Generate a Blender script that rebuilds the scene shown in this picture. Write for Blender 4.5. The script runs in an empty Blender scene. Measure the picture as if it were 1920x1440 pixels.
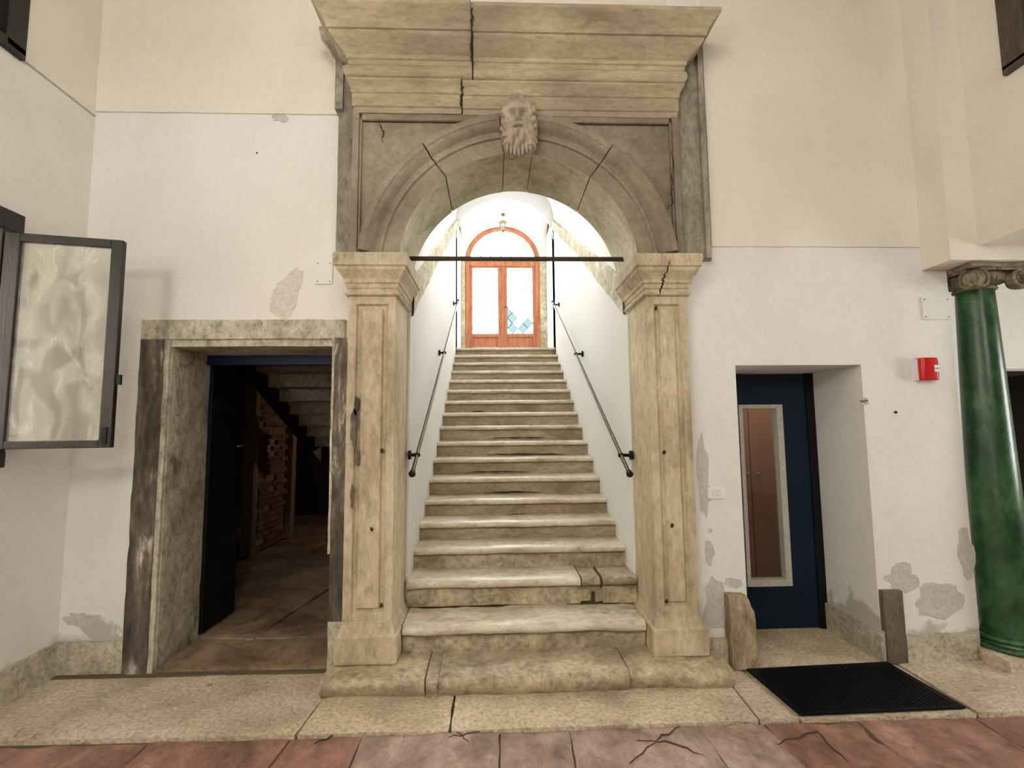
import bpy, bmesh, math, random
from mathutils import Vector, Matrix, noise
random.seed(7)
S = bpy.context.scene
COL = S.collection
PI = math.pi

# ------------------------------------------------------------------ camera
CAMZ, F_PX = 1.577, 919.85
YAW, PITCH, ROLL = .03601, .09069, -.00925
_fw = Vector((math.sin(YAW)*math.cos(PITCH), math.cos(YAW)*math.cos(PITCH), math.sin(PITCH)))
_r0 = Vector((math.cos(YAW), -math.sin(YAW), 0)); _u0 = _r0.cross(_fw)
_rt = _r0*math.cos(ROLL)+_u0*math.sin(ROLL); _up = -_r0*math.sin(ROLL)+_u0*math.cos(ROLL)
CP = Vector((0, 0, CAMZ))
cd = bpy.data.cameras.new('camera'); cam = bpy.data.objects.new('camera', cd); COL.objects.link(cam)
cd.sensor_width = 36; cd.lens = F_PX/1920*36; cd.clip_start = .02
cam.matrix_world = Matrix(((_rt.x, _up.x, -_fw.x, 0), (_rt.y, _up.y, -_fw.y, 0), (_rt.z, _up.z, -_fw.z, CAMZ), (0, 0, 0, 1)))
S.camera = cam
def ray(x, y): return _fw+_rt*((x-960)/F_PX)-_up*((y-720)/F_PX)
def onZ(x, y, Z=0): d = ray(x, y); return CP+d*((Z-CAMZ)/d.z)
def onY(x, y, Y): d = ray(x, y); return CP+d*(Y/d.y)

# ------------------------------------------------------------------ daylight: even overcast sky, entering by door and windows
SKY = 20.0
w = bpy.data.worlds.new('overcast_sky'); S.world = w; w.use_nodes = True
w.node_tree.nodes['Background'].inputs[0].default_value = (1.0, .995, .98, 1)
w.node_tree.nodes['Background'].inputs[1].default_value = SKY
def portal(loc, rot, sx, sy):
    l = bpy.data.lights.new('sky_portal', 'AREA'); l.shape = 'RECTANGLE'; l.size = sx; l.size_y = sy
    l.cycles.is_portal = True
    o = bpy.data.objects.new('sky_portal', l); o.location = loc; o.rotation_euler = rot; COL.objects.link(o)
# unseen hall lamps, added around the viewer to light floor and facade
FILL_LAMPS = [(-.7, .3, 4.9), (-2.3, -.2, 2.9), (-2.3, -2.2, 3.4), (.3, -2.2, 5.0), (2.6, -.8, 2.9)]
for p_ in FILL_LAMPS:
    l = bpy.data.lights.new('hall_fill_light', 'POINT'); l.energy = 76; l.color = (1, .955, .89); l.shadow_soft_size = .22
    o = bpy.data.objects.new('hall_fill_light', l); o.location = p_; COL.objects.link(o)
S.view_settings.view_transform = 'Standard'; S.view_settings.look = 'None'
S.view_settings.exposure = 0.0; S.view_settings.gamma = 1.0
S.view_settings.use_curve_mapping = False

# ------------------------------------------------------------------ materials
MATS = {}
def _new(name):
    m = bpy.data.materials.new(name); m.use_nodes = True; nt = m.node_tree
    b = nt.nodes['Principled BSDF']; MATS[name] = m
    return m, nt, b
def _pos(nt, stretch=(1, 1, 1), rot=(0, 0, 0)):
    g = nt.nodes.new('ShaderNodeNewGeometry'); mp = nt.nodes.new('ShaderNodeMapping')
    mp.inputs['Scale'].default_value = stretch; mp.inputs['Rotation'].default_value = rot
    nt.links.new(g.outputs['Position'], mp.inputs['Vector']); return mp.outputs['Vector']
def _noise(nt, vec, scale, detail=6, rough=.6, dist=0.):
    n = nt.nodes.new('ShaderNodeTexNoise'); n.inputs['Scale'].default_value = scale
    n.inputs['Detail'].default_value = detail; n.inputs['Roughness'].default_value = rough
    n.inputs['Distortion'].default_value = dist
    nt.links.new(vec, n.inputs['Vector']); return n.outputs['Fac']
def _ramp(nt, fac, stops):
    r = nt.nodes.new('ShaderNodeValToRGB'); e = r.color_ramp.elements
    while len(e) < len(stops): e.new(.5)
    for el, (p, c) in zip(e, stops): el.position = p; el.color = (*c, 1) if len(c) == 3 else c
    nt.links.new(fac, r.inputs[0]); return r.outputs[0]
def _mix(nt, fac, a, b, mode='MIX'):
    m = nt.nodes.new('ShaderNodeMix'); m.data_type = 'RGBA'; m.blend_type = mode
    for s, v in ((m.inputs[0], fac), (m.inputs[6], a), (m.inputs[7], b)):
        if hasattr(v, 'is_output'): nt.links.new(v, s)
        else: s.default_value = v if not isinstance(v, tuple) else (*v, 1)
    return m.outputs[2]
def _math(nt, op, a, b=0.):
    m = nt.nodes.new('ShaderNodeMath'); m.operation = op
    for s, v in ((m.inputs[0], a), (m.inputs[1], b)):
        if hasattr(v, 'is_output'): nt.links.new(v, s)
        else: s.default_value = v
    return m.outputs[0]
def _bump(nt, b, h, strength, dist=.02):
    n = nt.nodes.new('ShaderNodeBump'); n.inputs['Strength'].default_value = strength; n.inputs['Distance'].default_value = dist
    nt.links.new(h, n.inputs['Height']); nt.links.new(n.outputs[0], b.inputs['Normal'])
G3 = lambda v: (v, v, v)
GAIN = {'pilaster_stone': 1.3, 'slab_stone': 1.75, 'red_stone': 1.75, 'pink_stone': 1.5, 'jamb_stone': 1.2, 'tread_highlight_stone': 1.15, 'step_stone': 1.0, 'step_worn': 1.15, 'cornice_stone': 1.1, 'skirting_stone': 1.1}
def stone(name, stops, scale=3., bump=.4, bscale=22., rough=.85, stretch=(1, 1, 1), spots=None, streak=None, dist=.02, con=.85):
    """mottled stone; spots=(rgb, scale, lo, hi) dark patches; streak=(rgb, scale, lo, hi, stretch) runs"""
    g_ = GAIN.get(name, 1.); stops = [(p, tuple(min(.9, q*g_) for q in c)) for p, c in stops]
    m, nt, b = _new(name); v = _pos(nt, stretch)
    n1 = _noise(nt, v, scale, 8, .62, .4); c = _ramp(nt, n1, stops)
    n2 = _noise(nt, v, bscale, 8, .65)
    c = _mix(nt, con, c, _ramp(nt, n2, [(.30, G3(.42)), (.46, G3(.86)), (.66, G3(1.25))]), 'MULTIPLY')
    c = _mix(nt, con*.6, c, _ramp(nt, _noise(nt, v, bscale*4.2, 4, .7), [(.32, G3(.55)), (.60, G3(1.12))]), 'MULTIPLY')
    if streak:
        vs = _pos(nt, streak[4]); c = _mix(nt, _ramp(nt, _noise(nt, vs, streak[1], 7, .6, .5), [(streak[2], G3(0)), (streak[3], G3(1))]), c, streak[0])
    h = n2
    if spots:
        f = _ramp(nt, _noise(nt, v, spots[1], 9, .68, .6), [(spots[2], G3(0)), (spots[3], G3(1))])
        c = _mix(nt, f, c, spots[0]); h = _math(nt, 'SUBTRACT', n2, _math(nt, 'MULTIPLY', f, .35))
    nt.links.new(c, b.inputs['Base Color']); b.inputs['Roughness'].default_value = rough
    if bump: _bump(nt, b, h, bump, dist)
    return m
def plaster(name, base, tint, grey, damp=0., bump=.25, dampz=.32):
    m, nt, b = _new(name); v = _pos(nt)
    c = _ramp(nt, _noise(nt, v, 1.3, 5, .55, .3), [(.32, tint), (.62, base)])
    c = _mix(nt, _ramp(nt, _noise(nt, _pos(nt, (1, 1, .35)), 2.2, 6, .6), [(.56, G3(0)), (.76, G3(.5))]), c, grey)
    n2 = _noise(nt, v, 26, 8, .65)
    c = _mix(nt, .25, c, _ramp(nt, n2, [(.3, G3(.8)), (.6, G3(1.05))]), 'MULTIPLY')
    if damp:   # rising damp: scaled, grey patches with ragged edges close to the ground
        sp = nt.nodes.new('ShaderNodeSeparateXYZ'); nt.links.new(v, sp.inputs[0])
        hh = _math(nt, 'ADD', sp.outputs[2], _math(nt, 'MULTIPLY', _noise(nt, v, 2.6, 6, .6, .5), -.95))
        f = _ramp(nt, _math(nt, 'ADD', hh, .5), [(dampz-.06, G3(damp)), (dampz, G3(0))])
        c = _mix(nt, f, c, (.40, .365, .31))
    nt.links.new(c, b.inputs['Base Color']); b.inputs['Roughness'].default_value = .9
    _bump(nt, b, _math(nt, 'ADD', n2, _noise(nt, v, 5, 4, .5)), bump, .012)
    return m
def plain(name, col, rough=.5, metal=0., bump=0., bscale=40., var=.25, spec=.5):
    m, nt, b = _new(name); v = _pos(nt); n = _noise(nt, v, bscale, 5)
    c = _mix(nt, 1., (*col,), _ramp(nt, n, [(.3, G3(1-var)), (.65, G3(1))]), 'MULTIPLY')
    nt.links.new(c, b.inputs['Base Color']); b.inputs['Roughness'].default_value = rough; b.inputs['Metallic'].default_value = metal; b.inputs['Specular IOR Level'].default_value = spec
    if bump: _bump(nt, b, n, bump, .01)
    return m
def glass(name, tint=(1, 1, 1), film=0., filmcol=(.8, .78, .72), gloss=.08):
    m = bpy.data.materials.new(name); m.use_nodes = True; nt = m.node_tree; MATS[name] = m
    nt.nodes.remove(nt.nodes['Principled BSDF']); out = nt.nodes['Material Output']
    t = nt.nodes.new('ShaderNodeBsdfTransparent'); t.inputs[0].default_value = (*tint, 1)
    g = nt.nodes.new('ShaderNodeBsdfGlossy'); g.inputs['Roughness'].default_value = .04
    fr = nt.nodes.new('ShaderNodeFresnel'); fr.inputs[0].default_value = 1.45
    mx = nt.nodes.new('ShaderNodeMixShader'); nt.links.new(_math(nt, 'MINIMUM', fr.outputs[0], .6), mx.inputs[0]); nt.links.new(t.outputs[0], mx.inputs[1]); nt.links.new(g.outputs[0], mx.inputs[2])
    last = mx.outputs[0]
    if film:
        d = nt.nodes.new('ShaderNodeBsdfDiffuse'); d.inputs[0].default_value = (*filmcol, 1)
        v = _pos(nt, (1.6, 1.6, .7)); f = _ramp(nt, _noise(nt, v, 5, 7, .6, 1.2), [(.42, G3(film*.35)), (.60, G3(film))])
        m2 = nt.nodes.new('ShaderNodeMixShader'); nt.links.new(f, m2.inputs[0]); nt.links.new(last, m2.inputs[1]); nt.links.new(d.outputs[0], m2.inputs[2]); last = m2.outputs[0]
    nt.links.new(last, out.inputs[0]); return m

plaster('plaster_upper', (.76, .725, .645), (.72, .67, .59), (.64, .60, .52))
plaster('plaster_low', (.76, .755, .73), (.73, .70, .66), (.66, .63, .58), damp=.8)
plaster('plaster_left', (.75, .735, .68), (.71, .68, .61), (.62, .59, .53), damp=.6)
plaster('plaster_stair', (.80, .81, .80), (.78, .78, .76), (.70, .70, .67), damp=0.)
plaster('plaster_room', (.72, .68, .60), (.70, .66, .58), (.6, .57, .5))
plain('plaster_bare', (.56, .54, .50), .92, bump=.3)
plain('plaster_pink', (.68, .635, .59), .92, bump=.3)
T0, T1, T2 = (.23, .18, .115), (.40, .335, .225), (.54, .475, .34)
stone('pilaster_stone', [(.28, T0), (.47, T1), (.68, T2)], 2.6, .45, 26, .8, (1, 1, .45), spots=((.10, .075, .045), 5.5, .66, .76), con=.55)
stone('arch_stone', [(.28, (.15, .118, .082)), (.48, (.25, .205, .152)), (.70, (.36, .31, .235))], 2.2, .35, 24, .8, spots=((.09, .07, .05), 3.5, .66, .80), con=.4)
stone('cornice_stone', [(.28, (.24, .19, .12)), (.48, (.36, .295, .195)), (.70, (.50, .43, .30))], 2.2, .35, 26, .8, (.5, 1, 1.6), spots=((.13, .095, .055), 3.2, .62, .78), con=.45)
stone('soffit_stone', [(.30, (.24, .205, .12)), (.46, (.46, .42, .28)), (.66, (.66, .62, .46))], 2.4, .35, 22, .8, spots=((.22, .19, .10), 3.4, .60, .74), con=.5)
stone('strip_stone', [(.3, (.19, .165, .125)), (.5, (.30, .265, .21)), (.72, (.44, .40, .33))], 3, .4, 24, .85, (1, 1, .4))
stone('mask_stone', [(.3, (.26, .21, .155)), (.52, (.41, .345, .265)), (.72, (.52, .45, .36))], 7, .15, 60, .75, con=.15)
stone('jamb_stone', [(.28, (.24, .205, .15)), (.48, (.42, .385, .30)), (.68, (.55, .51, .41))], 3.2, .5, 22, .85, (1, 1, .7), spots=((.17, .15, .12), 6, .56, .68))
stone('jamb_dark', [(.34, (.045, .036, .028)), (.50, (.12, .095, .072)), (.57, (.19, .155, .12)), (.62, (.52, .47, .37)), (.75, (.60, .56, .46))], 4.2, .8, 20, .85, (1.8, 1.8, .5))
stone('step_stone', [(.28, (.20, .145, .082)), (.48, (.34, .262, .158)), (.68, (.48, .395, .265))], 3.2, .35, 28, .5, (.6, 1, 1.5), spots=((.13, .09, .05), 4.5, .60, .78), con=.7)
stone('tread_highlight_stone', [(.28, (.34, .285, .195)), (.48, (.52, .46, .345)), (.68, (.66, .61, .49))], 4.2, .25, 30, .24, (.6, 1, 1), spots=((.20, .155, .09), 5, .60, .78), con=.5, dist=.01)  # worn treads; their paleness also paints in the highlight along the nosings
stone('step_worn', [(.28, (.20, .155, .09)), (.46, (.36, .295, .19)), (.68, (.54, .46, .32))], 4.5, .5, 26, .30, spots=((.11, .08, .045), 6, .56, .74), dist=.02)
stone('slab_stone', [(.28, (.24, .19, .125)), (.48, (.39, .32, .225)), (.70, (.50, .425, .31))], 2.4, .9, 42, .45, spots=((.15, .11, .07), 16, .62, .74), dist=.02)
stone('red_stone', [(.28, (.085, .045, .034)), (.48, (.19, .098, .076)), (.70, (.29, .165, .135))], 2.8, 1., 7, .38, (1, .7, 1), spots=((.30, .22, .19), 3.2, .63, .8), dist=.05)
stone('pink_stone', [(.28, (.15, .10, .085)), (.48, (.27, .185, .16)), (.70, (.38, .285, .255))], 2.8, 1., 7, .36, (1, .7, 1), spots=((.20, .14, .12), 3.2, .60, .8), dist=.05)
stone('cellar_stone', [(.28, (.11, .07, .04)), (.48, (.25, .165, .10)), (.70, (.40, .29, .185))], 2.2, .7, 14, .7, spots=((.10, .06, .035), 3., .56, .75))
stone('skirting_stone', [(.3, (.31, .27, .20)), (.5, (.43, .385, .30)), (.72, (.53, .485, .39))], 4, .35, 30, .8, spots=((.25, .21, .15), 7, .60, .74))
stone('brick_clay', [(.3, (.10, .04, .028)), (.5, (.20, .085, .06)), (.7, (.30, .15, .11))], 6, .6, 30, .9)
stone('brown_upright', [(.3, (.085, .065, .042)), (.5, (.14, .108, .07)), (.7, (.19, .15, .10))], 4, .25, 50, .8, (1, 1, .3))
stone('guard_stone', [(.28, (.12, .08, .04)), (.48, (.29, .215, .115)), (.70, (.50, .42, .28))], 6, .7, 22, .8, (1, 1, .45), spots=((.09, .06, .035), 7, .60, .72))
stone('green_paint', [(.28, (.006, .022, .010)), (.48, (.016, .062, .022)), (.68, (.05, .135, .05))], 4.2, .12, 14, .27, (1, 1, .6), spots=((.12, .20, .10), 9, .66, .8))
stone('capital_stone', [(.3, (.10, .08, .05)), (.5, (.21, .175, .11)), (.72, (.38, .33, .22))], 12, .4, 60, .8)
stone('stair_impost', [(.3, (.42, .37, .22)), (.5, (.55, .50, .35)), (.68, (.72, .70, .60))], 4, .8, 16, .85, spots=((.30, .27, .15), 7, .60, .70))
stone('door_wood', [(.3, (.36, .115, .045)), (.5, (.50, .18, .075)), (.7, (.58, .24, .11))], 5, .1, 40, .45, (4, 4, .4))
stone('dark_wood', [(.3, (.007, .005, .005)), (.5, (.014, .010, .009)), (.72, (.03, .02, .018))], 5, .3, 30, .5, (3, 3, .5))
stone('old_wood', [(.3, (.16, .10, .06)), (.5, (.26, .175, .11)), (.72, (.36, .26, .17))], 4, .4, 26, .8, (3, 3, .4))
stone('brown_wood', [(.3, (.04, .028, .018)), (.5, (.075, .055, .038)), (.72, (.12, .09, .065))], 4, .4, 26, .7, (3, 3, .4))
plain('iron_black', (.012, .011, .010), .45, .6, .1)
plain('iron_rust', (.045, .030, .018), .6, .5, .2)
plain('bronze_rail', (.10, .085, .06), .32, .85)
plain('lead', (.06, .06, .065), .5, .5)
plain('navy_paint', (.004, .014, .032), .30, .1, .05, 8, spec=.3)
plain('blue_paint', (.004, .012, .07), .35, 0, .1)
plain('black_leaf', (.004, .004, .005), .6, spec=.2)
plain('aluminium', (.62, .61, .56), .35, .25)
plain('rubber', (.003, .003, .005), .5, 0, .15, 120, spec=.12)
plain('cover_white', (.74, .73, .69), .5, var=.05)
plain('switch_white', (.78, .77, .73), .4, var=.04)
plain('red_plastic', (.55, .008, .010), .22, var=.1)
plain('label_white', (.8, .75, .78), .4, var=.05)
plain('crack_dark', (.035, .026, .016), .95)
plain('crack_red', (.085, .045, .034), .9)
plain('joint_earth', (.12, .09, .055), .95, bump=.5)
plain('locker', (.36, .225, .185), .45, var=.12)
plain('knob_chrome', (.8, .8, .8), .2, .9)
plain('lantern_metal', (.25, .20, .09), .4, .8)
plain('screw', (.16, .15, .13), .4, .6)
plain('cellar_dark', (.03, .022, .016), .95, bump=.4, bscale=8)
glass('pane_clear'); glass('pane_teal', (.026, .040, .042)); glass('pane_filmed', (.88, .87, .84), .28)  # sash pane film: dust plus a reflection of pale plaster painted in
glass('pane_slot', (.75, .72, .7)); glass('lantern_glass', (.9, .88, .75), .5, (.9, .88, .75))

# ------------------------------------------------------------------ builders
WL = {}
class MB:
    def __init__(s): s.v = []; s.f = []
    def add(s, vs, fs):
        o = len(s.v); s.v += [tuple(p) for p in vs]; s.f += [tuple(o+i for i in f) for f in fs]; return s
    def box(s, x0, x1, y0, y1, z0, z1):
        return s.add([(x, y, z) for z in (z0, z1) for y in (y0, y1) for x in (x0, x1)],
                     [(0, 2, 3, 1), (4, 5, 7, 6), (0, 1, 5, 4), (2, 6, 7, 3), (0, 4, 6, 2), (1, 3, 7, 5)])
    def rough(s, x0, x1, y0, y1, z0, z1, seg=.06, amp=.006, fr=7., seed=0., shape=None):
        n = [max(1, round((b-a)/seg)) for a, b in ((x0, x1), (y0, y1), (z0, z1))]
        idx = {}; vs = []; fs = []
        def vid(i, j, k):
            if (i, j, k) not in idx:
                p = Vector((x0+(x1-x0)*i/n[0], y0+(y1-y0)*j/n[1], z0+(z1-z0)*k/n[2]))
                if shape: p = Vector(shape(p))
                q = noise.noise_vector(p*fr+Vector((seed, seed*1.7, 3.1)))*amp+noise.noise_vector(p*fr*3.1+Vector((seed, 1, 9)))*amp*.4
                idx[(i, j, k)] = len(vs); vs.append(p+q)
            return idx[(i, j, k)]
        for i in range(n[0]):
            for j in range(n[1]):
                fs.append([vid(i, j, 0), vid(i, j+1, 0), vid(i+1, j+1, 0), vid(i+1, j, 0)])
                fs.append([vid(i, j, n[2]), vid(i+1, j, n[2]), vid(i+1, j+1, n[2]), vid(i, j+1, n[2])])
        for i in range(n[0]):
            for k in range(n[2]):
                fs.append([vid(i, 0, k), vid(i+1, 0, k), vid(i+1, 0, k+1), vid(i, 0, k+1)])
                fs.append([vid(i, n[1], k), vid(i, n[1], k+1), vid(i+1, n[1], k+1), vid(i+1, n[1], k)])
        for j in range(n[1]):
            for k in range(n[2]):
                fs.append([vid(0, j, k), vid(0, j, k+1), vid(0, j+1, k+1), vid(0, j+1, k)])
                fs.append([vid(n[0], j, k), vid(n[0], j+1, k), vid(n[0], j+1, k+1), vid(n[0], j, k+1)])
        return s.add(vs, fs)
    def sweepx(s, prof, x0, x1, n=24, amp=0., seed=0., skew=0., end=None):
        """closed (y,z) profile pulled along X; noise makes the arrises uneven; end(t)-> x shear per profile point"""
        vs = []; m = len(prof); fs = []
        for i in range(n+1):
            x = x0+(x1-x0)*i/n
            for (y, z) in prof:
                p = Vector((x, y+skew*(x-(x0+x1)/2), z))
                if amp: p += noise.noise_vector(Vector((x*3.3+seed, y*6, z*6+seed)))*amp+noise.noise_vector(Vector((x*13+seed, y*17, z*17)))*amp*.45
                p.x = x; vs.append(p)
        for i in range(n):
            for j in range(m):
                a = i*m+j; b = i*m+(j+1) % m; fs.append((a, a+m, b+m, b))
        fs.append(tuple(range(m))); fs.append(tuple(reversed(range(n*m, n*m+m))))
        return s.add(vs, fs)
    def loft(s, rect, prof, sides='LRF'):
        """stack of rectangles (x0,x1,y0 front,y1 back) widened by off on the given sides; prof=[(off,z)]"""
        x0, x1, y0, y1 = rect; vs = []
        for off, z in prof:
            a = x0-off*('L' in sides); b = x1+off*('R' in sides); c = y0-off*('F' in sides)
            vs += [(a, c, z), (b, c, z), (b, y1, z), (a, y1, z)]
        fs = []; n = len(prof)
        for i in range(n-1):
            for j in range(4):
                a = 4*i+j; b = 4*i+(j+1) % 4; fs.append((a, b, b+4, a+4))
        fs.append((3, 2, 1, 0)); fs.append(tuple(4*(n-1)+j for j in range(4)))
        return s.add(vs, fs)
    def prism(s, pts, axis, a, b):
        """polygon of 2-D points pulled along axis ('x': (y,z), 'y': (x,z), 'z': (x,y))"""
        mk = {'x': lambda p, t: (t, p[0], p[1]), 'y': lambda p, t: (p[0], t, p[1]), 'z': lambda p, t: (p[0], p[1], t)}[axis]
        n = len(pts); vs = [mk(p, a) for p in pts]+[mk(p, b) for p in pts]
        fs = [tuple(range(n)), tuple(reversed(range(n, 2*n)))]+[(i, (i+1) % n, n+(i+1) % n, n+i) for i in range(n)]
        return s.add(vs, fs)
    def tube(s, pts, r, seg=10, caps=True):
        pts = [Vector(p) for p in pts]; rr = r if isinstance(r, (list, tuple)) else [r]*len(pts); vs = []; fs = []
        up = None
        for i, p in enumerate(pts):
            d = (pts[min(i+1, len(pts)-1)]-pts[max(i-1, 0)]).normalized()
            if up is None or abs(d.dot(up)) > .98: up = Vector((0, 0, 1)) if abs(d.z) < .9 else Vector((1, 0, 0))
            a = d.cross(up).normalized(); b = a.cross(d).normalized(); up = b
            for k in range(seg):
                t = 2*PI*k/seg; vs.append(p+(a*math.cos(t)+b*math.sin(t))*rr[i])
        for i in range(len(pts)-1):
            for k in range(seg):
                q = i*seg+k; q2 = i*seg+(k+1) % seg; fs.append((q, q2, q2+seg, q+seg))
        if caps: fs.append(tuple(reversed(range(seg)))); fs.append(tuple(range(len(vs)-seg, len(vs))))
        return s.add(vs, fs)
    def lathe(s, prof, cx, cy, seg=32):
        vs = []; fs = []
        for r, z in prof:
            for k in range(seg):
                t = 2*PI*k/seg; vs.append((cx+r*math.cos(t), cy+r*math.sin(t), z))
        for i in range(len(prof)-1):
            for k in range(seg):
                a = i*seg+k; b = i*seg+(k+1) % seg; fs.append((a, b, b+seg, a+seg))
        fs.append(tuple(reversed(range(seg)))); fs.append(tuple(range(len(vs)-seg, len(vs))))
        return s.add(vs, fs)
    def ball(s, c, rx, ry=None, rz=None, n=8):
        ry = ry or rx; rz = rz or rx; prof = []
        vs = []; fs = []
        for i in range(n+1):
            a = -PI/2+PI*i/n
            for k in range(2*n):
                t = PI*k/n; vs.append((c[0]+rx*math.cos(a)*math.cos(t), c[1]+ry*math.cos(a)*math.sin(t), c[2]+rz*math.sin(a)))
        for i in range(n):
            for k in range(2*n):
                p = i*2*n+k; q = i*2*n+(k+1) % (2*n); fs.append((p, q, q+2*n, p+2*n))
        return s.add(vs, fs)
def obj(name, mb, mat, parent=None, smooth=False, bevel=0., label=None, cat=None, group=None, kind=None):
    xs = list(zip(*mb.v)); c = Vector([(min(a)+max(a))/2 for a in xs]); c.z = min(xs[2])
    me = bpy.data.meshes.new(name); me.from_pydata([tuple(Vector(p)-c) for p in mb.v], [], mb.f); me.validate()
    bm = bmesh.new(); bm.from_mesh(me); bmesh.ops.remove_doubles(bm, verts=bm.verts, dist=1e-6); bmesh.ops.recalc_face_normals(bm, faces=bm.faces); bm.to_mesh(me); bm.free()
    me.materials.append(MATS[mat])
    if smooth: me.polygons.foreach_set('use_smooth', [True]*len(me.polygons))
    o = bpy.data.objects.new(name, me); COL.objects.link(o); put(o, c, parent)
    if bevel:
        md = o.modifiers.new('edge', 'BEVEL'); md.width = bevel; md.segments = 2; md.limit_method = 'ANGLE'; md.angle_limit = .6
    if smooth == 'auto':
        me.set_sharp_from_angle(angle=.65)
    return tag(o, label, cat, group, kind)
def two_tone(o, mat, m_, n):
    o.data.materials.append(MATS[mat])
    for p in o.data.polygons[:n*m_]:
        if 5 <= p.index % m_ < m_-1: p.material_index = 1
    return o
def put(o, c, parent):
    c = Vector(c); WL[o.name] = c; o.parent = parent; o.location = c-WL[parent.name] if parent else c
def tag(o, label=None, cat=None, group=None, kind=None):
    for k, v in (('label', label), ('category', cat), ('group', group), ('kind', kind)):
        if v: o[k] = v
    return o
def thing(name, label, cat=None, loc=(0, 0, 0), group=None, kind=None):
    o = bpy.data.objects.new(name, None); COL.objects.link(o); o.empty_display_size = .1; put(o, loc, None)
    return tag(o, label, cat, group, kind)
def clone(o, c, parent):
    n = o.copy(); COL.objects.link(n); put(n, c, parent); return n
def crack(pts, nrm, wid, parent, seed=0, mat='crack_dark', name='crack', sub=5, wob=.008, lift=.0015):
    """thin open fissure: a ragged sliver of darkness on the face, following the points"""
    rnd = random.Random(seed); P = []; pts = [Vector(p) for p in pts]; nrm = Vector(nrm)
    for a, b in zip(pts[:-1], pts[1:]):
        d = (b-a); s = nrm.cross(d).normalized()
        for i in range(sub): P.append(a+d*(i/sub)+s*(rnd.uniform(-wob, wob) if i or P else 0))
    P.append(pts[-1]); m = MB(); vs = []; n = len(P)
    for i, p in enumerate(P):
        d = (P[min(i+1, n-1)]-P[max(i-1, 0)]); s = nrm.cross(d).normalized()*wid*.5*rnd.uniform(.4, 1.2)*(min(1, 4*min(i, n-1-i)/n+.12))
        vs += [p+s+nrm*lift, p-s+nrm*lift, p+s-nrm*.002, p-s-nrm*.002]
    fs = []
    for i in range(n-1):
        a = 4*i; fs += [(a, a+1, a+5, a+4), (a, a+4, a+6, a+2), (a+1, a+3, a+7, a+5)]
    m.add(vs, fs); return obj(name, m, mat, parent)
def patch(c, ax, ay, rx, ry, mat, parent, seed=0, n=22, name='plaster_patch', th=.003):
    rnd = Vector((seed*3.3, seed*1.1, .5)); c = Vector(c); ax = Vector(ax); ay = Vector(ay); nr = ax.cross(ay).normalized()
    if nr.y > 0: nr = -nr
    vs = []
    for i in range(n):
        t = 2*PI*i/n; k = 1+.55*noise.noise(Vector((math.cos(t)*1.6, math.sin(t)*1.6, seed*2.7))) + .2*noise.noise(Vector((math.cos(t)*5, math.sin(t)*5, seed)))
        vs.append(c+ax*(rx*k*math.cos(t))+ay*(ry*k*math.sin(t))+nr*th)
    vs += [v-nr*(th+.002) for v in vs]
    m = MB().add(vs, [tuple(range(n)), tuple(reversed(range(n, 2*n)))]+[(i, (i+1) % n, n+(i+1) % n, n+i) for i in range(n)])
    return obj(name, m, mat, parent)
def slab(q, z0, z1, mat, parent, name, seed=0., amp=.004, step=.07, joint=.004, dz=0.):
    """paving stone from four floor corners (x,y), uneven top"""
    q = [Vector((x, y)) for x, y in q]; ce = sum(q, Vector((0, 0)))/4
    q = [p+(ce-p).normalized()*joint*1.4 for p in q]
    nx = max(2, int((q[1]-q[0]).length/step)); ny = max(2, int((q[3]-q[0]).length/step)); vs = []; fs = []
    for j in range(ny+1):
        for i in range(nx+1):
            u, v = i/nx, j/ny; p = (q[0]*(1-u)+q[1]*u)*(1-v)+(q[3]*(1-u)+q[2]*u)*v
            e = 1 if 0 < i < nx and 0 < j < ny else 0
            h = noise.noise(Vector((p.x*2.2+seed, p.y*2.2, seed)))*amp+noise.noise(Vector((p.x*8+seed, p.y*8, seed)))*amp*.6
            jx = noise.noise(Vector((p.x*9, p.y*9, seed+4)))*.006*(1-e)
            vs.append((p.x+jx, p.y+jx, z1+dz+h-(0 if e else .005)))
    n = len(vs)
    for j in range(ny):
        for i in range(nx): a = j*(nx+1)+i; fs.append((a, a+1, a+nx+2, a+nx+1))
    rim = [i for i in range(nx+1)]+[j*(nx+1)+nx for j in range(1, ny+1)]+[ny*(nx+1)+i for i in range(nx-1, -1, -1)]+[j*(nx+1) for j in range(ny-1, 0, -1)]
    vs += [(vs[i][0], vs[i][1], z0) for i in rim]; k = len(rim)
    fs += [(rim[i], n+i, n+(i+1) % k, rim[(i+1) % k]) for i in range(k)]
    fs.append(tuple(n+i for i in range(k)))
    return obj(name, MB().add(vs, fs), mat, parent, smooth='auto')
ST = dict(kind='structure')

# ================================================================== SETTING
YL, YR = 3.46, 3.36            # facade plane left / right of the stone portal
XW = -2.87                     # left wall
ZC = 5.9                       # hall ceiling
YB = -5.0                      # far end of the hall, behind the camera
XL, XR = -.641, 1.036          # stair walls

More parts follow.
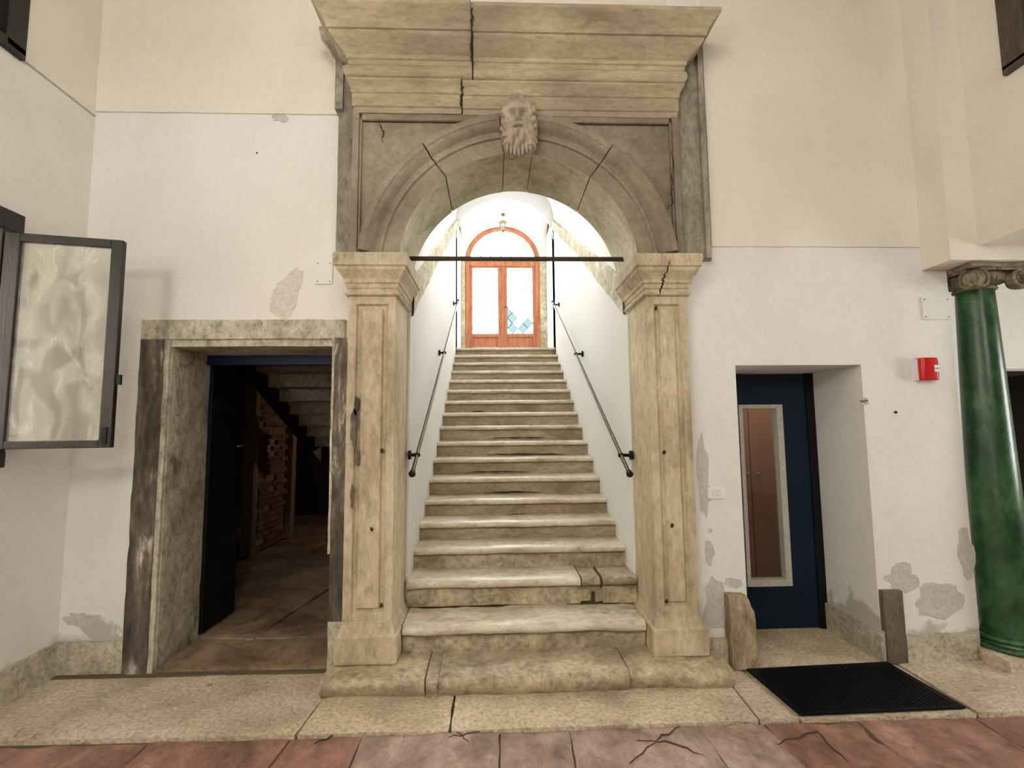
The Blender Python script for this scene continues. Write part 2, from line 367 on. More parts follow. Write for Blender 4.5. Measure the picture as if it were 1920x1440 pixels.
# --- facade
m = MB()
m.box(XW-.3, -2.43, YL, YL+.44, -.1, ZC)
m.box(-2.43, -1.06, YL, YL+.44, 2.345, ZC)
m.box(-1.06, -1.0, YL, YL+.44, -.1, ZC)
wbl = obj('wall_back_left', m, 'plaster_low', **ST)
tag(wbl, 'white plastered facade wall left of the stone portal')
m = MB().rough(XW+.005, -1.135, YL-.012, YL, 3.885, ZC, .16, .003)
obj('plaster_coat', m, 'plaster_upper', wbl)
m = MB().box(-1.1, 1.54, 3.38, 3.83, 4.40, ZC)
wbm = obj('wall_back_centre', m, 'plaster_upper', **ST); tag(wbm, 'white plaster above the portal cornice')
m = MB()
m.box(1.30, 1.69, YR, 3.80, -.1, ZC)
m.box(1.69, 2.595, YR, 4.02, 2.005, ZC)
m.box(2.595, 3.285, YR, 4.30, -.1, ZC)
wbr = obj('wall_back_right', m, 'plaster_low', **ST); tag(wbr, 'white plastered facade wall right of the portal with door recess')
m = MB().rough(1.56, 3.10, YR-.010, YR, 2.862, ZC, .16, .003)
obj('plaster_coat', m, 'plaster_upper', wbr)
# bare and repaired spots
def wpx(x, y, Y): return onY(x, y, Y)
X3, Z3 = (1, 0, 0), (0, 0, 1)
for i, (x, y, Y, rx, ry, mt, par) in enumerate([
    (1318, 880, YR, .035, .24, 'plaster_bare', wbr), (1331, 1036, YR, .035, .075, 'plaster_bare', wbr),
    (1327, 925, YR, .025, .06, 'plaster_bare', wbr), (1332, 995, YR, .012, .018, 'plaster_bare', wbr),
    (1340, 1130, YR, .075, .16, 'plaster_bare', wbr), (1376, 1092, YR, .06, .035, 'plaster_bare', wbr),
    (1690, 1085, YR, .12, .08, 'plaster_bare', wbr), (1760, 1125, YR, .17, .10, 'plaster_bare', wbr),
    (1812, 1040, YR, .05, .17, 'plaster_bare', wbr), (1620, 753, YR, .035, .022, 'plaster_bare', wbr),
    (526, 221, YL-.001, .055, .035, 'plaster_bare', wbl), (150, 1160, YL, .10, .05, 'plaster_bare', wbl)]):
    patch(wpx(x, y, Y), X3, Z3, rx, ry, mt, par, seed=i+1)
c = wpx(537, 553, YL); patch(c, (.93, 0, -.36), (.36, 0, .93), .085, .19, 'plaster_pink', wbl, seed=31)

# --- left wall with two windows
HOL = [(1.75, 2.90, 1.47, 2.80), (1.70, 2.86, 3.87, 5.25)]
m = MB()
m.box(XW-.3, XW, 2.90, YL+.02, -.1, 3.84); m.box(XW-.3, XW, YB, 1.75, -.1, 3.84)
m.box(XW-.3, XW, 1.75, 2.90, -.1, 1.47); m.box(XW-.3, XW, 1.75, 2.90, 2.80, 3.84)
wl = obj('wall_left', m, 'plaster_left', **ST); tag(wl, 'white plastered left wall with open casement window')
m = MB()
m.box(XW-.3, XW+.004, 2.86, YL+.02, 3.855, ZC); m.box(XW-.3, XW+.004, YB, 1.70, 3.855, ZC); m.box(XW-.3, XW+.004, 1.70, 2.86, 5.25, ZC)
m.box(XW-.3, XW-.012, 1.7, 3.47, 3.83, 3.87)
obj('plaster_coat', m, 'plaster_upper', wl)

# --- hall shell behind the camera
m = MB()
m.box(XW-.3, -2.3, YB-.3, YB, -.1, ZC); m.box(-1.6, 6.6, YB-.3, YB, -.1, ZC); m.box(-2.3, -1.6, YB-.3, YB, -.1, 1.2); m.box(-2.3, -1.6, YB-.3, YB, 2.1, ZC)  # opening added at the back left as low frontal fill
wf = obj('wall_front', m, 'plaster_room', **ST); tag(wf, 'hall wall behind the viewer with one window opening added for fill light')
obj('ceiling', MB().box(XW-.3, 6.7, YB-.3, 4.4, ZC, ZC+.15), 'plaster_room', **ST)
portal((-1.95, YB-.1, 1.65), (PI/2, 0, PI), .7, .9)
portal((XW-.2, 2.32, 2.13), (0, -PI/2, 0), 1.33, 1.15)
# unseen lane wall, added to temper the daylight through the left window
obj('wall_lane', MB().box(XW-2.9, XW-2.6, YB, 6.5, -.1, 8.0), 'plaster_room', kind='structure', label='added pale wall across the lane, tempering light through the left window')
obj('floor_lane', MB().box(XW-2.6, XW-.3, YB, 6.5, -.2, -.1), 'slab_stone', kind='structure', label='lane paving outside the left window')

# --- right side: upper wall on columns, side aisle behind
m = MB()
HW = (1.55, 2.86, 3.83, 5.2)
m.box(3.30, 3.72, 2.86, 3.14, 2.79, ZC); m.box(3.30, 3.72, YB, 1.55, 2.79, ZC)
m.box(3.30, 3.72, 1.55, 2.86, 2.79, 3.83); m.box(3.30, 3.72, 1.55, 2.86, 5.2, ZC)
wr = obj('wall_right', m, 'plaster_upper', **ST); tag(wr, 'white upper wall carried above the green column')
m = MB().box(3.10, 3.95, 3.13, 3.85, 2.690, ZC)
obj('pier', m, 'plaster_upper', wr)
m = MB()
m.box(3.30, 4.45, 4.1, 4.3, -.1, 3.3); m.box(4.45, 5.5, 4.1, 4.3, 2.06, 3.3); m.box(5.5, 6.7, 4.1, 4.3, -.1, 3.3)
wa = obj('wall_aisle', m, 'plaster_low', **ST); tag(wa, 'white aisle wall beyond the green column')
m = MB(); m.box(6.4, 6.7, YB, 1.4, -.1, 3.3); m.box(6.4, 6.7, 2.4, 4.3, -.1, 3.3); m.box(6.4, 6.7, 1.4, 2.4, -.1, 1.0); m.box(6.4, 6.7, 1.4, 2.4, 2.5, 3.3)
obj('wall_aisle_side', m, 'plaster_room', **ST)
obj('ceiling_aisle', MB().box(3.72, 6.7, YB, 4.3, 3.2, 3.35), 'plaster_room', **ST)
portal((6.6, 1.9, 1.75), (0, PI/2, 0), 1.5, 1.0)
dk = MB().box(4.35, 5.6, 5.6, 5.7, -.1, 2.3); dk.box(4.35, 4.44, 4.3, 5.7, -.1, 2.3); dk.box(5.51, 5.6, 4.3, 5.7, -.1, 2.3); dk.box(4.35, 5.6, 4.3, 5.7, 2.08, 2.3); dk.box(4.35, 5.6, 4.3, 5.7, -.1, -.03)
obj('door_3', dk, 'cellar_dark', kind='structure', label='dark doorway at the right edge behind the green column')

# --- floor
fl = obj('floor', MB().box(XW-.3, 6.7, YB-.3, 3.50, -.16, -.030), 'joint_earth', kind='structure', label='floor paved with red flagstones and pale stone slabs')
YS = 2.755
# red flagstones: joints of the nearest row read off the photograph, further rows towards the viewer
J = [(-3.0, -3.0)]
for (xa, ya, xb, yb) in [(15, 1390, -70, 1440), (287, 1384, 238, 1440), (548, 1378, 498, 1440), (682, 1374, 655, 1440), (937, 1366, 936, 1440), (1066, 1364, 1078, 1440), (1305, 1356, 1368, 1440), (1428, 1351, 1512, 1440), (1600, 1344, 1720, 1440), (1815, 1338, 1990, 1440)]:
    a = onZ(xa, ya, -.015); b = onZ(xb, yb, -.015); J.append((a.x, b.x))
J += [(3.3, 3.25), (3.9, 3.9), (4.7, 4.7), (5.6, 5.6), (6.4, 6.4)]
for i in range(len(J)-1):
    (t0, b0), (t1, b1) = J[i], J[i+1]
    slab([(b0, 2.30), (b1, 2.30), (t1, YS-.004), (t0, YS-.004)], -.06, -.016, 'pink_stone' if i in (4, 5, 6, 7) else 'red_stone', fl, 'flagstone', seed=i*3.7, amp=.013, step=.04, dz=random.uniform(-.004, .004))
for i, pp in enumerate([[(1180, 1432), (1235, 1385), (1275, 1362)], [(1195, 1388), (1260, 1392), (1330, 1425)], [(840, 1384), (900, 1372)], [(855, 1372), (880, 1395)], [(590, 1395), (640, 1372)], [(1440, 1400), (1530, 1372), (1590, 1430)]]):
    crack([onZ(x, y, -.014) for x, y in pp], (0, 0, 1), .006, fl, 50+i, 'crack_red', lift=.004, wob=.012)
rr = random.Random(3)
for r in range(4):
    x = -2.86; y1 = 2.295-.62*r
    while x < 3.6:
        wd = rr.uniform(.6, 1.1); slab([(x, y1-.615), (x+wd, y1-.615), (x+wd, y1), (x, y1)], -.06, -.016, 'red_stone', fl, 'flagstone', seed=r*9+x, amp=.007, step=.12); x += wd+.006
# pale kerb slabs in front of the facade
def kerb(q, seed, dz=0, amp=.005): slab(q, -.06, 0, 'slab_stone', fl, 'kerb_slab', seed=seed, amp=amp, step=.05, dz=dz)
kerb([(-2.9, YS+.03), (-1.05, YS), (-1.0, 3.44), (-2.9, 3.49)], 1.)
kerb([(-1.045, YS), (-.25, YS-.008), (-.25, 3.12), (-1.02, 3.30)], 2.)
kerb([(-.245, YS-.008), (1.42, YS), (1.46, 3.30), (-.245, 3.12)], 3.)
kerb([(1.425, YS), (1.645, YS+.004), (1.60, 3.34), (1.465, 3.34)], 4.)
kerb([(1.65, YS+.004), (2.64, YS), (2.66, 3.34), (1.605, 3.34)], 5., amp=.001, dz=-.004)
kerb([(2.645, YS), (3.6, YS+.01), (3.7, 3.36), (2.665, 3.34)], 6., .004)
kerb([(3.61, YS+.01), (4.9, YS), (4.9, 4.1), (3.37, 4.1)], 7.)
kerb([(4.91, YS), (6.4, YS), (6.4, 4.1), (4.91, 4.1)], 8.)
kerb([(1.69, 3.34), (2.60, 3.34), (2.60, 3.97), (1.69, 3.97)], 9., dz=.004, amp=.002)

# --- skirtings
m = MB().rough(XW, -2.435, YL-.022, YL+.01, 0, .212, .06, .0025)
obj('baseboard_back_left', m, 'skirting_stone', kind='structure', label='pale stone skirting between left corner and dark door jamb')
m = MB().rough(XW-.01, XW+.024, YB, YL-.02, -.02, .215, .12, .003)
obj('baseboard_left', m, 'skirting_stone', kind='structure', label='pale stone skirting along the left wall')
m = MB().rough(2.745, 3.225, YR-.035, YR+.01, 0, .172, .06, .0025)
obj('baseboard_back_right', m, 'skirting_stone', kind='structure', label='pale stone skirting left of the green column')
m = MB().rough(2.572, 2.60, 3.33, 3.94, 0, .20, .06, .0025)
obj('baseboard_recess', m, 'skirting_stone', kind='structure', label='stone skirting inside the door recess')
m = MB().rough(1.335, 1.53, YR-.03, YR+.01, 0, .18, .06, .0025)
obj('baseboard_portal', m, 'skirting_stone', kind='structure', label='short stone skirting between right pilaster and guard stone')

# --- stairwell
RISE, GO, Y0, Z0 = .16546, .3, 3.0685, .125
DZ = {0: -.012, 2: .03, 3: .02, 5: -.018, 6: -.016, 7: -.009, 8: -.011}
def nose(k): return Y0+GO*k, Z0+RISE*k+DZ.get(k, 0)
YT, ZT = nose(17)
DX0 = .172
YD = 9.40                       # glazed door plane
SL = RISE/GO
def spring(y): return 2.885+SL*(y-4.0)          # upper edge of the raking impost
for nm, xa, xb, lb in (('wall_stair_left', -1.0, XL, 'whitewashed left wall of the stairwell'), ('wall_stair_right', XR, XR+.3, 'whitewashed right wall of the stairwell')):
    m = MB(); ye = YT+.25
    m.prism([(3.73, -.1), (ye, -.1), (ye, spring(ye)+.02), (3.73, spring(3.73)+.02)], 'x', xa, xb)
    m.box(xa, xb, ye-.3, YD+.2, ZT-.2, 5.3)
    obj(nm, m, 'plaster_stair', kind='structure', label=lb)
XC = (XL+XR)/2; RV = (XR-XL)/2
vs = []; fs = []; n = 28; ny = 10
for j in range(ny+1):
    y = 3.74+(YT+.06-3.74)*j/ny
    for i in range(n+1):
        t = PI*i/n; vs.append((XC+RV*math.cos(t), y, spring(y)+RV*.94*math.sin(t)))
for j in range(ny):
    for i in range(n): a = j*(n+1)+i; fs.append((a, a+1, a+n+2, a+n+1))
obj('ceiling_stair_vault', MB().add(vs, fs), 'plaster_stair', smooth=True, kind='structure', label='white raking barrel vault over the staircase')
m = MB(); m.box(-1.3, -1.0, 3.8, YD+.35, 2.5, 7.0); m.box(XR+.3, XR+.6, 3.8, YD+.35, 0, 7.0); m.box(-1.3, XR+.6, 3.5, YD+.35, 6.9, 7.1); m.box(-1.3, XR+.6, 3.5, 3.8, 4.5, 7.0); m.box(-1.3, XR+.6, YD+.02, YD+.35, 6.3, 7.1)
m.box(-1.3, DX0-.74, YD+.05, YD+.35, 0, 7); m.box(DX0+.74, XR+.6, YD+.05, YD+.35, 0, 7)
obj('ceiling_stair_attic', m, 'plaster_room', kind='structure', label='masonry shell above the stair vault')
# landing: groin vault, lunette wall above its front arch, back wall with door opening
ZS, HV = 4.86, .70
ya, yb = YT+.06, YD
def gv(x, y):
    u = (x-XC)/RV; v = (y-(ya+yb)/2)/((yb-ya)/2)
    return ZS+HV*max(math.sqrt(max(0, 1-u*u)), math.sqrt(max(0, 1-v*v)))
NX = 36; vs = []; fs = []
us = [-math.cos(PI*i/NX) for i in range(NX+1)]
for j in range(NX+1):
    for i in range(NX+1):
        x = XC+RV*us[i]; y = (ya+yb)/2+(yb-ya)/2*us[j]; vs.append((x, y, gv(x, y)))
for j in range(NX):
    for i in range(NX): a = j*(NX+1)+i; fs.append((a, a+1, a+NX+2, a+NX+1))
obj('ceiling_landing_vault', MB().add(vs, fs), 'plaster_stair', smooth='auto', kind='structure', label='white groin vault over the top landing')
arc = [(XC+RV*math.cos(PI*i/24), ZS+HV*math.sin(PI*i/24)) for i in range(25)]
m = MB()
top = [(p[0], 6.5) for p in arc]; k = len(arc)
for yy in (ya-.03, ya+.03): pass
vs = [(p[0], ya-.01, p[1]) for p in arc]+[(p[0], ya-.01, p[1]) for p in top]+[(p[0], ya+.05, p[1]) for p in arc]+[(p[0], ya+.05, p[1]) for p in top]
fs = []
for i in range(k-1):
    fs += [(i, i+1, k+i+1, k+i), (2*k+i, 3*k+i, 3*k+i+1, 2*k+i+1), (i, 2*k+i, 2*k+i+1, i+1)]
obj('wall_lunette', MB().add(vs, fs), 'plaster_stair', kind='structure', label='white lunette wall above the landing arch')
# back wall of landing with arched opening
DX, DR, DS = .172, .745, 4.83       # door axis, outer radius, springing
oa = [(DX+DR*math.cos(PI*i/30), DS+DR*math.sin(PI*i/30)) for i in range(31)]
m = MB(); k = 31
out = []
for i in range(31):
    t = PI*i/30; c_, s_ = math.cos(t), math.sin(t)
    R = min(1.5/max(abs(c_), 1e-4), 1.5/max(abs(s_), 1e-4)); out.append((DX+R*c_, DS+R*s_))
inn = [(DX+DR, ZT-.3)]+oa+[(DX-DR, ZT-.3)]; outp = [(DX+1.5, ZT-.3)]+out+[(DX-1.5, ZT-.3)]
for i in range(len(inn)-1):
    q = [inn[i], outp[i], outp[i+1], inn[i+1]]
    m.prism(q, 'y', YD, YD+.35)
obj('wall_landing', m, 'plaster_stair', kind='structure', label='white end wall around the arched glazed door')
portal((DX, YD+.5, 4.25), (-PI/2, 0, 0), 1.6, 2.7)
for (xa, xb) in ((XL, DX-DR+.01), (DX+DR-.01, XR)):
    m = MB().rough(xa, xb, YD-.03, YD+.02, ZT, ZS, .1, .002)
    o = obj('trim_1' if xa < 0 else 'trim_2', m, 'stair_impost', kind='structure', label='pale stone jamb '+('left' if xa < 0 else 'right')+' of the arched glazed door')
# raking imposts where the plaster has flaked off
def impost(nm, xf, sgn, lb):
    m = MB(); n = 26; pr = []
    for i in range(n+1):
        y = 3.76+(YT+.25-3.76)*i/n
        hi = spring(y)+.012*noise.noise(Vector((y*4, sgn, 0))); lo = spring(y)-(.20+.10*max(0, 1-(y-3.7)/2.2))+.035*noise.noise(Vector((y*3.1, 5*sgn, 2)))
        pr.append((y, lo, hi))
    vs = []; fs = []
    for y, lo, hi in pr:
        vs += [(xf, y, lo), (xf+sgn*.022, y, lo+.012), (xf+sgn*.03, y, hi-.02), (xf, y, hi)]
    for i in range(n):
        for j in range(3): a = 4*i+j; fs.append((a, a+1, a+5, a+4))
    obj(nm, MB().add(vs, fs), 'stair_impost', kind='structure', label=lb)
impost('trim_3', XL-.002, 1, 'flaking raking stone impost on the left stair wall')
impost('trim_4', XR+.002, -1, 'flaking raking stone impost on the right stair wall')

# ================================================================== GLAZED DOOR AT THE TOP OF THE STAIR
dr = thing('door_1', 'arched double door of orange brown wood with leaded panes', None, (DX, YD+.08, ZT), kind='structure')
def ring(ri, ro, y0, y1, zb, ce=(DX, DS), n=32):
    m = MB(); a = [(ce[0]+ri, zb)]+[(ce[0]+ri*math.cos(PI*i/n), ce[1]+ri*math.sin(PI*i/n)) for i in range(n+1)]+[(ce[0]-ri, zb)]
    b = [(ce[0]+ro, zb)]+[(ce[0]+ro*math.cos(PI*i/n), ce[1]+ro*math.sin(PI*i/n)) for i in range(n+1)]+[(ce[0]-ro, zb)]
    L = len(a); vs = [(p[0], y, p[1]) for y in (y0, y1) for q in (a, b) for p in q]; fs = []
    for i in range(L-1):
        A, B, C, D = i, L+i, 2*L+i, 3*L+i
        fs += [(A, A+1, B+1, B), (C, D, D+1, C+1), (A, C, C+1, A+1), (B, B+1, D+1, D)]
    fs += [(0, L, 3*L, 2*L), (L-1, 3*L-1, 4*L-1, 2*L-1)]
    return m.add(vs, fs)
obj('frame', ring(DR-.095, DR, YD+.02, YD+.14, ZT), 'door_wood', dr, bevel=.008)
RI = DR-.095
obj('transom', MB().box(DX-RI, DX+RI, YD+.03, YD+.13, DS-.055, DS+.045), 'door_wood', dr, bevel=.006)
def clip(poly, inside, cut):
    o = []
    for i in range(len(poly)):
        a, b = poly[i], poly[(i+1) % len(poly)]; ia, ib = inside(a), inside(b)
        if ia: o.append(a)
        if ia != ib: o.append(cut(a, b))
    return o
def hp(n, d):   # half plane n.p<=d
    f = lambda p: p[0]*n[0]+p[1]*n[1]-d
    return (lambda p: f(p) <= 0), (lambda a, b: (a[0]+(b[0]-a[0])*f(a)/(f(a)-f(b)), a[1]+(b[1]-a[1])*f(a)/(f(a)-f(b))))
def panes(x0, x1, z0, z1, parent, circ=None, teal=()):
    P = .20; lm = MB(); planes = [hp((-1, 0), -x0), hp((1, 0), x1), hp((0, -1), -z0), hp((0, 1), z1)]
    if circ:
        for i in range(1, 24):
            t = PI*i/24; planes.append(hp((math.cos(t), math.sin(t)), circ[2]+circ[0]*math.cos(t)+circ[1]*math.sin(t)))
    y = YD+.085
    for a in range(-2, int((x1-x0)/P*2)+4):
        for b in range(-2, int((z1-z0)/P*2)+4):
            if (a+b) % 2: continue
            cx, cz = x0+a*P/2, z0+b*P*.53
            poly = [(cx, cz-P*.53), (cx+P/2, cz), (cx, cz+P*.53), (cx-P/2, cz)]
            for ins, cut in planes:
                poly = clip(poly, ins, cut)
                if len(poly) < 3: break
            if len(poly) < 3: continue
            ar = abs(sum(poly[i][0]*poly[(i+1) % len(poly)][1]-poly[(i+1) % len(poly)][0]*poly[i][1] for i in range(len(poly))))/2
            if ar < 4e-4: continue
            tl = any((cx-u)**2+(cz-v)**2 < .0121 for u, v in teal)
            obj('pane', MB().add([(p[0], y, p[1]) for p in poly], [tuple(range(len(poly)))]), 'pane_teal' if tl else 'pane_clear', parent)
            for i in range(len(poly)):
                p, q = poly[i], poly[(i+1) % len(poly)]
                if abs(p[0]-q[0]) > .01 and abs(p[1]-q[1]) > .01 and p[0] < q[0]:
                    lm.tube([(p[0], y, p[1]), (q[0], y, q[1])], .0058, 4)
    obj('lead_lattice', lm, 'lead', parent)
zb, zt = ZT+.02, DS-.055
for sgn in (-1, 1):
    x0, x1 = (DX-RI-.03, DX-.002) if sgn < 0 else (DX+.002, DX+RI+.03)
    sw = .09; m = MB()
    m.box(x0, x0+sw, YD+.055, YD+.105, zb, zt); m.box(x1-sw, x1, YD+.055, YD+.105, zb, zt)
    m.box(x0+sw, x1-sw, YD+.055, YD+.105, zt-.03, zt); m.box(x0+sw, x1-sw, YD+.055, YD+.105, zb, zb+.10); m.box(x0+sw, x1-sw, YD+.055, YD+.105, zb+.40, zb+.47)
    lf = obj('leaf', m, 'door_wood', dr, bevel=.004)
    m = MB().box(x0+sw, x1-sw, YD+.075, YD+.095, zb+.10, zb+.40); m.box(x0+sw+.04, x1-sw-.04, YD+.065, YD+.08, zb+.14, zb+.36)
    obj('panel', m, 'door_wood', lf, bevel=.006)
    panes(x0+sw, x1-sw, zb+.47, zt-.03, lf, teal=((.335, 3.62), (.335, 3.83), (.33, 3.72), (.64, 3.56)) if sgn > 0 else ())
panes(DX-RI+.02, DX+RI-.02, DS+.045, DS+RI, dr, circ=(DX, DS, RI-.005))
obj('meeting_strip', MB().box(DX-.022, DX+.022, YD+.04, YD+.056, zb, zt), 'door_wood', dr, bevel=.004)
obj('handle', MB().tube([(DX+.03, YD+.055, 3.95), (DX+.03, YD+.01, 3.95), (DX+.11, YD+.01, 3.95)], .008, 8), 'bronze_rail', dr)

# ================================================================== STONE PORTAL
AX, AZ, RI_, RO_ = .175, 2.668, .828, 1.09
YP = 3.27
po = thing('stone_portal', 'carved stone portal with pilasters, round arch and heavy cornice framing the staircase', 'portal', (AX, YP, .12))
def pilaster(x0, x1, inner, lab):
    # inner: 'R' when the jamb side faces right
    xm = (x0+x1)/2
    zb_, zt_ = .365, 2.475
    pe = tag(bpy.data.objects.new('pilaster', None)); COL.objects.link(pe); put(pe, (xm, YP, .12), po); pe['label'] = lab
    pe.empty_display_size = .1
    # shaft with sunk panel on the front
    m = MB(); yb_ = 3.73
    px0, px1, pz0, pz1 = x0+.052, x1-.052, zb_+.04, zt_-.055
    def loop(d, y): return [(px0+d, y, pz0+d), (px1-d, y, pz0+d), (px1-d, y, pz1-d), (px0+d, y, pz1-d)]
    vs = [(x0, YP, zb_), (x1, YP, zb_), (x1, YP, zt_), (x0, YP, zt_)]+loop(0, YP)+loop(.008, YP+.020)+loop(.030, YP+.022)+loop(.040, YP+.004)+[(x0, yb_, zb_), (x1, yb_, zb_), (x1, yb_, zt_), (x0, yb_, zt_)]
    fs = []
    for L in range(4):
        for j in range(4): a = 4*L+j; b = 4*L+(j+1) % 4; fs.append((a, b, b+4, a+4))
    fs += [(16, 17, 18, 19), (1, 21, 22, 2), (0, 3, 23, 20), (20, 23, 22, 21), (2, 22, 23, 3), (0, 20, 21, 1)]
    obj('shaft', m.add(vs, fs), 'pilaster_stone', pe, bevel=.004)
    rc = (x0, x1, YP, 3.73)
    obj('plinth', MB().loft(rc, [(.034, .115), (.038, .13), (.038, .278), (.036, .286), (.022, .290), (.010, .335), (.004, .35), (.004, .366)], 'LRF'), 'pilaster_stone', pe, bevel=.006)
    cp = [(.004, 2.474), (.018, 2.478), (.024, 2.490), (.018, 2.502), (.006, 2.506), (.006, 2.522), (.014, 2.528), (.016, 2.556), (.026, 2.562), (.028, 2.585), (.036, 2.600), (.052, 2.622), (.066, 2.640), (.070, 2.660), (.082, 2.666), (.084, 2.690), (.088, 2.738), (.082, 2.752)]
    obj('capital', MB().loft((x0, x1, YP, 3.80), cp, 'LRF'), 'pilaster_stone', pe, bevel=.003)
    return pe
pl = pilaster(-.976, -.66, 'R', 'left pilaster of the portal with blackened flaking edge')
pr = pilaster(1.045, 1.33, 'L', 'right pilaster of the portal with cracked capital')
FY = (0, -1, 0)
crack([onY(1257, 487, YP-.093), onY(1250, 510, YP-.09), onY(1243, 525, YP-.075), onY(1240, 540, YP-.04), onY(1234, 557, YP-.026)], FY, .012, pr, 3, lift=.004)
for i, (x, y, Y) in enumerate([(1230, 577, YP), (1245, 848, YP), (1260, 985, YP), (1250, 1128, YP), (716, 845, YP), (697, 992, YP), (715, 1135, YP)]):
    patch(onY(x, y, Y+.004), X3, Z3, .011, .014, 'crack_dark', pl if x < 900 else pr, seed=40+i, n=12, name='chip', th=.002)
for i, (x, y, rx, ry) in enumerate([(664, 800, .022, .11), (668, 760, .014, .06), (672, 860, .012, .05), (661, 930, .010, .08)]):
    patch(onY(x, y, YP+.002), X3, Z3, rx, ry, 'jamb_dark', pl, seed=60+i, n=26, name='flaked_patch', th=.012)
# archivolt in five stones
prof = [(RI_, YP), (.935, YP), (.94, YP-.016), (.962, YP-.018), (.972, YP-.006), (.985, YP-.008), (1.005, YP-.034), (1.02, YP-.052), (1.040, YP-.058), (1.046, YP-.066), (1.086, YP-.068), (RO_, YP-.06), (RO_, YP+.2), (RI_+.1, 3.83), (RI_, 3.83)]
def voussoir(a0, a1, nm, scale=1., dy=0.):
    n = max(2, int(abs(a1-a0)/math.radians(3))); vs = []; m_ = len(prof); fs = []
    for i in range(n+1):
        a = a0+(a1-a0)*i/n
        for r, y in prof: vs.append((AX+r*math.cos(a), y+dy, AZ+r*math.sin(a)))
    for i in range(n):
        for j in range(m_): q = i*m_+j; q2 = i*m_+(j+1) % m_; fs.append((q, q2, q2+m_, q+m_))
    fs += [tuple(range(m_)), tuple(reversed(range(n*m_, n*m_+m_)))]
    o = obj(nm, MB().add(vs, fs), 'arch_stone', po, smooth='auto', bevel=.003)
    o.data.materials.append(MATS['soffit_stone'])
    for p in o.data.polygons[:n*m_]:
        if p.index % m_ == m_-1: p.material_index = 1
    return o
D = math.radians
e0 = math.asin((2.752-AZ)/RI_)*.99
for a0, a1, dy in ((e0, D(52.4), 0), (D(52.8), D(83), .003), (D(97), D(127.3), 0), (D(127.8), PI-e0, .004)):
    voussoir(a0, a1, 'voussoir', dy=dy)
ks = voussoir(D(83.3), D(96.7), 'keystone', dy=-.004)
vs = []; fs = []; n = 40
for i in range(n+1):
    a = e0+.01+(PI-2*e0-.02)*i/n
    for r, y in ((RI_+.012, YP+.02), (1.07, YP+.02), (1.07, 3.82), (RI_+.012, 3.82)): vs.append((AX+r*math.cos(a), y, AZ+r*math.sin(a)))
for i in range(n):
    for j in range(4): q = i*4+j; q2 = i*4+(j+1) % 4; fs.append((q, q2, q2+4, q+4))
obj('mortar_bed', MB().add(vs, fs), 'strip_stone', po)
# spandrels (recessed panel) with raised fillets
def spandrel(side):
    xo = -.975 if side < 0 else 1.322; n = 26; pts = []
    a0, a1 = (PI-math.asin((2.75-AZ)/(RO_-.02)), PI/2) if side < 0 else (math.asin((2.75-AZ)/(RO_-.02)), PI/2)
    inn = [(AX+(RO_-.02)*math.cos(a0+(a1-a0)*i/n), AZ+(RO_-.02)*math.sin(a0+(a1-a0)*i/n)) for i in range(n+1)]
    m = MB()
    for i in range(n):
        p, q = inn[i], inn[i+1]
        # fan to the outer edge: side edge below the corner, top edge beyond
        def ou(p):
            t = max(0, min(1, (p[1]-2.75)/(3.75-2.75)))
            return (xo, p[1]) if False else (xo, p[1])
        m.prism([p, (xo, p[1]), (xo, q[1]), q], 'y', YP+.03, 3.83)
    m.prism([(AX, 3.73), (xo, 3.73), (xo, 3.80), (AX, 3.80)], 'y', YP+.03, 3.83)
    s = obj('spandrel', m, 'arch_stone', po)
    s['label'] = 'left spandrel panel beside the arch' if side < 0 else 'right spandrel panel beside the arch'
    a, b = (xo, xo+.045) if side < 0 else (xo-.045, xo)
    obj('border', MB().box(a, b, YP, YP+.04, 2.752, 3.785), 'arch_stone', s, bevel=.006)
    a2, b2 = (xo+.045, xo+.062) if side < 0 else (xo-.062, xo-.045)
    obj('fillet', MB().box(a2, b2, YP+.012, YP+.04, 2.752, 3.745), 'arch_stone', s, bevel=.005)
    c, d = (xo+.062, AX-.13) if side < 0 else (AX+.13, xo-.062)
    obj('fillet', MB().box(c, d, YP+.008, YP+.04, 3.735, 3.785), 'arch_stone', s, bevel=.006)
    return s
sl, sr = spandrel(-1), spandrel(1)
crack([onY(1258, 282, YP), onY(1262, 310, YP), onY(1258, 350, YP), onY(1262, 380, YP), onY(1245, 400, YP)], FY, .008, sr, 5, lift=.003)
# stone strips at both sides, against the wall
for a, b, y, lb in ((-1.115, -.972, 3.405, 'grey stone strip left of the spandrel'), (1.318, 1.545, 3.33, 'dark stone strip right of the spandrel')):
    o = obj('side_strip', MB().rough(a, b, y, 3.82, 2.752, 4.42, .08, .003), 'strip_stone', po); o['label'] = lb
    xx = b-.05 if a > 0 else a
    obj('side_strip', MB().rough(xx-(0 if a > 0 else .022), xx+.035, y-.03, y+.06, 3.88 if a < 0 else 2.76, 4.40, .06, .002), 'strip_stone', po)
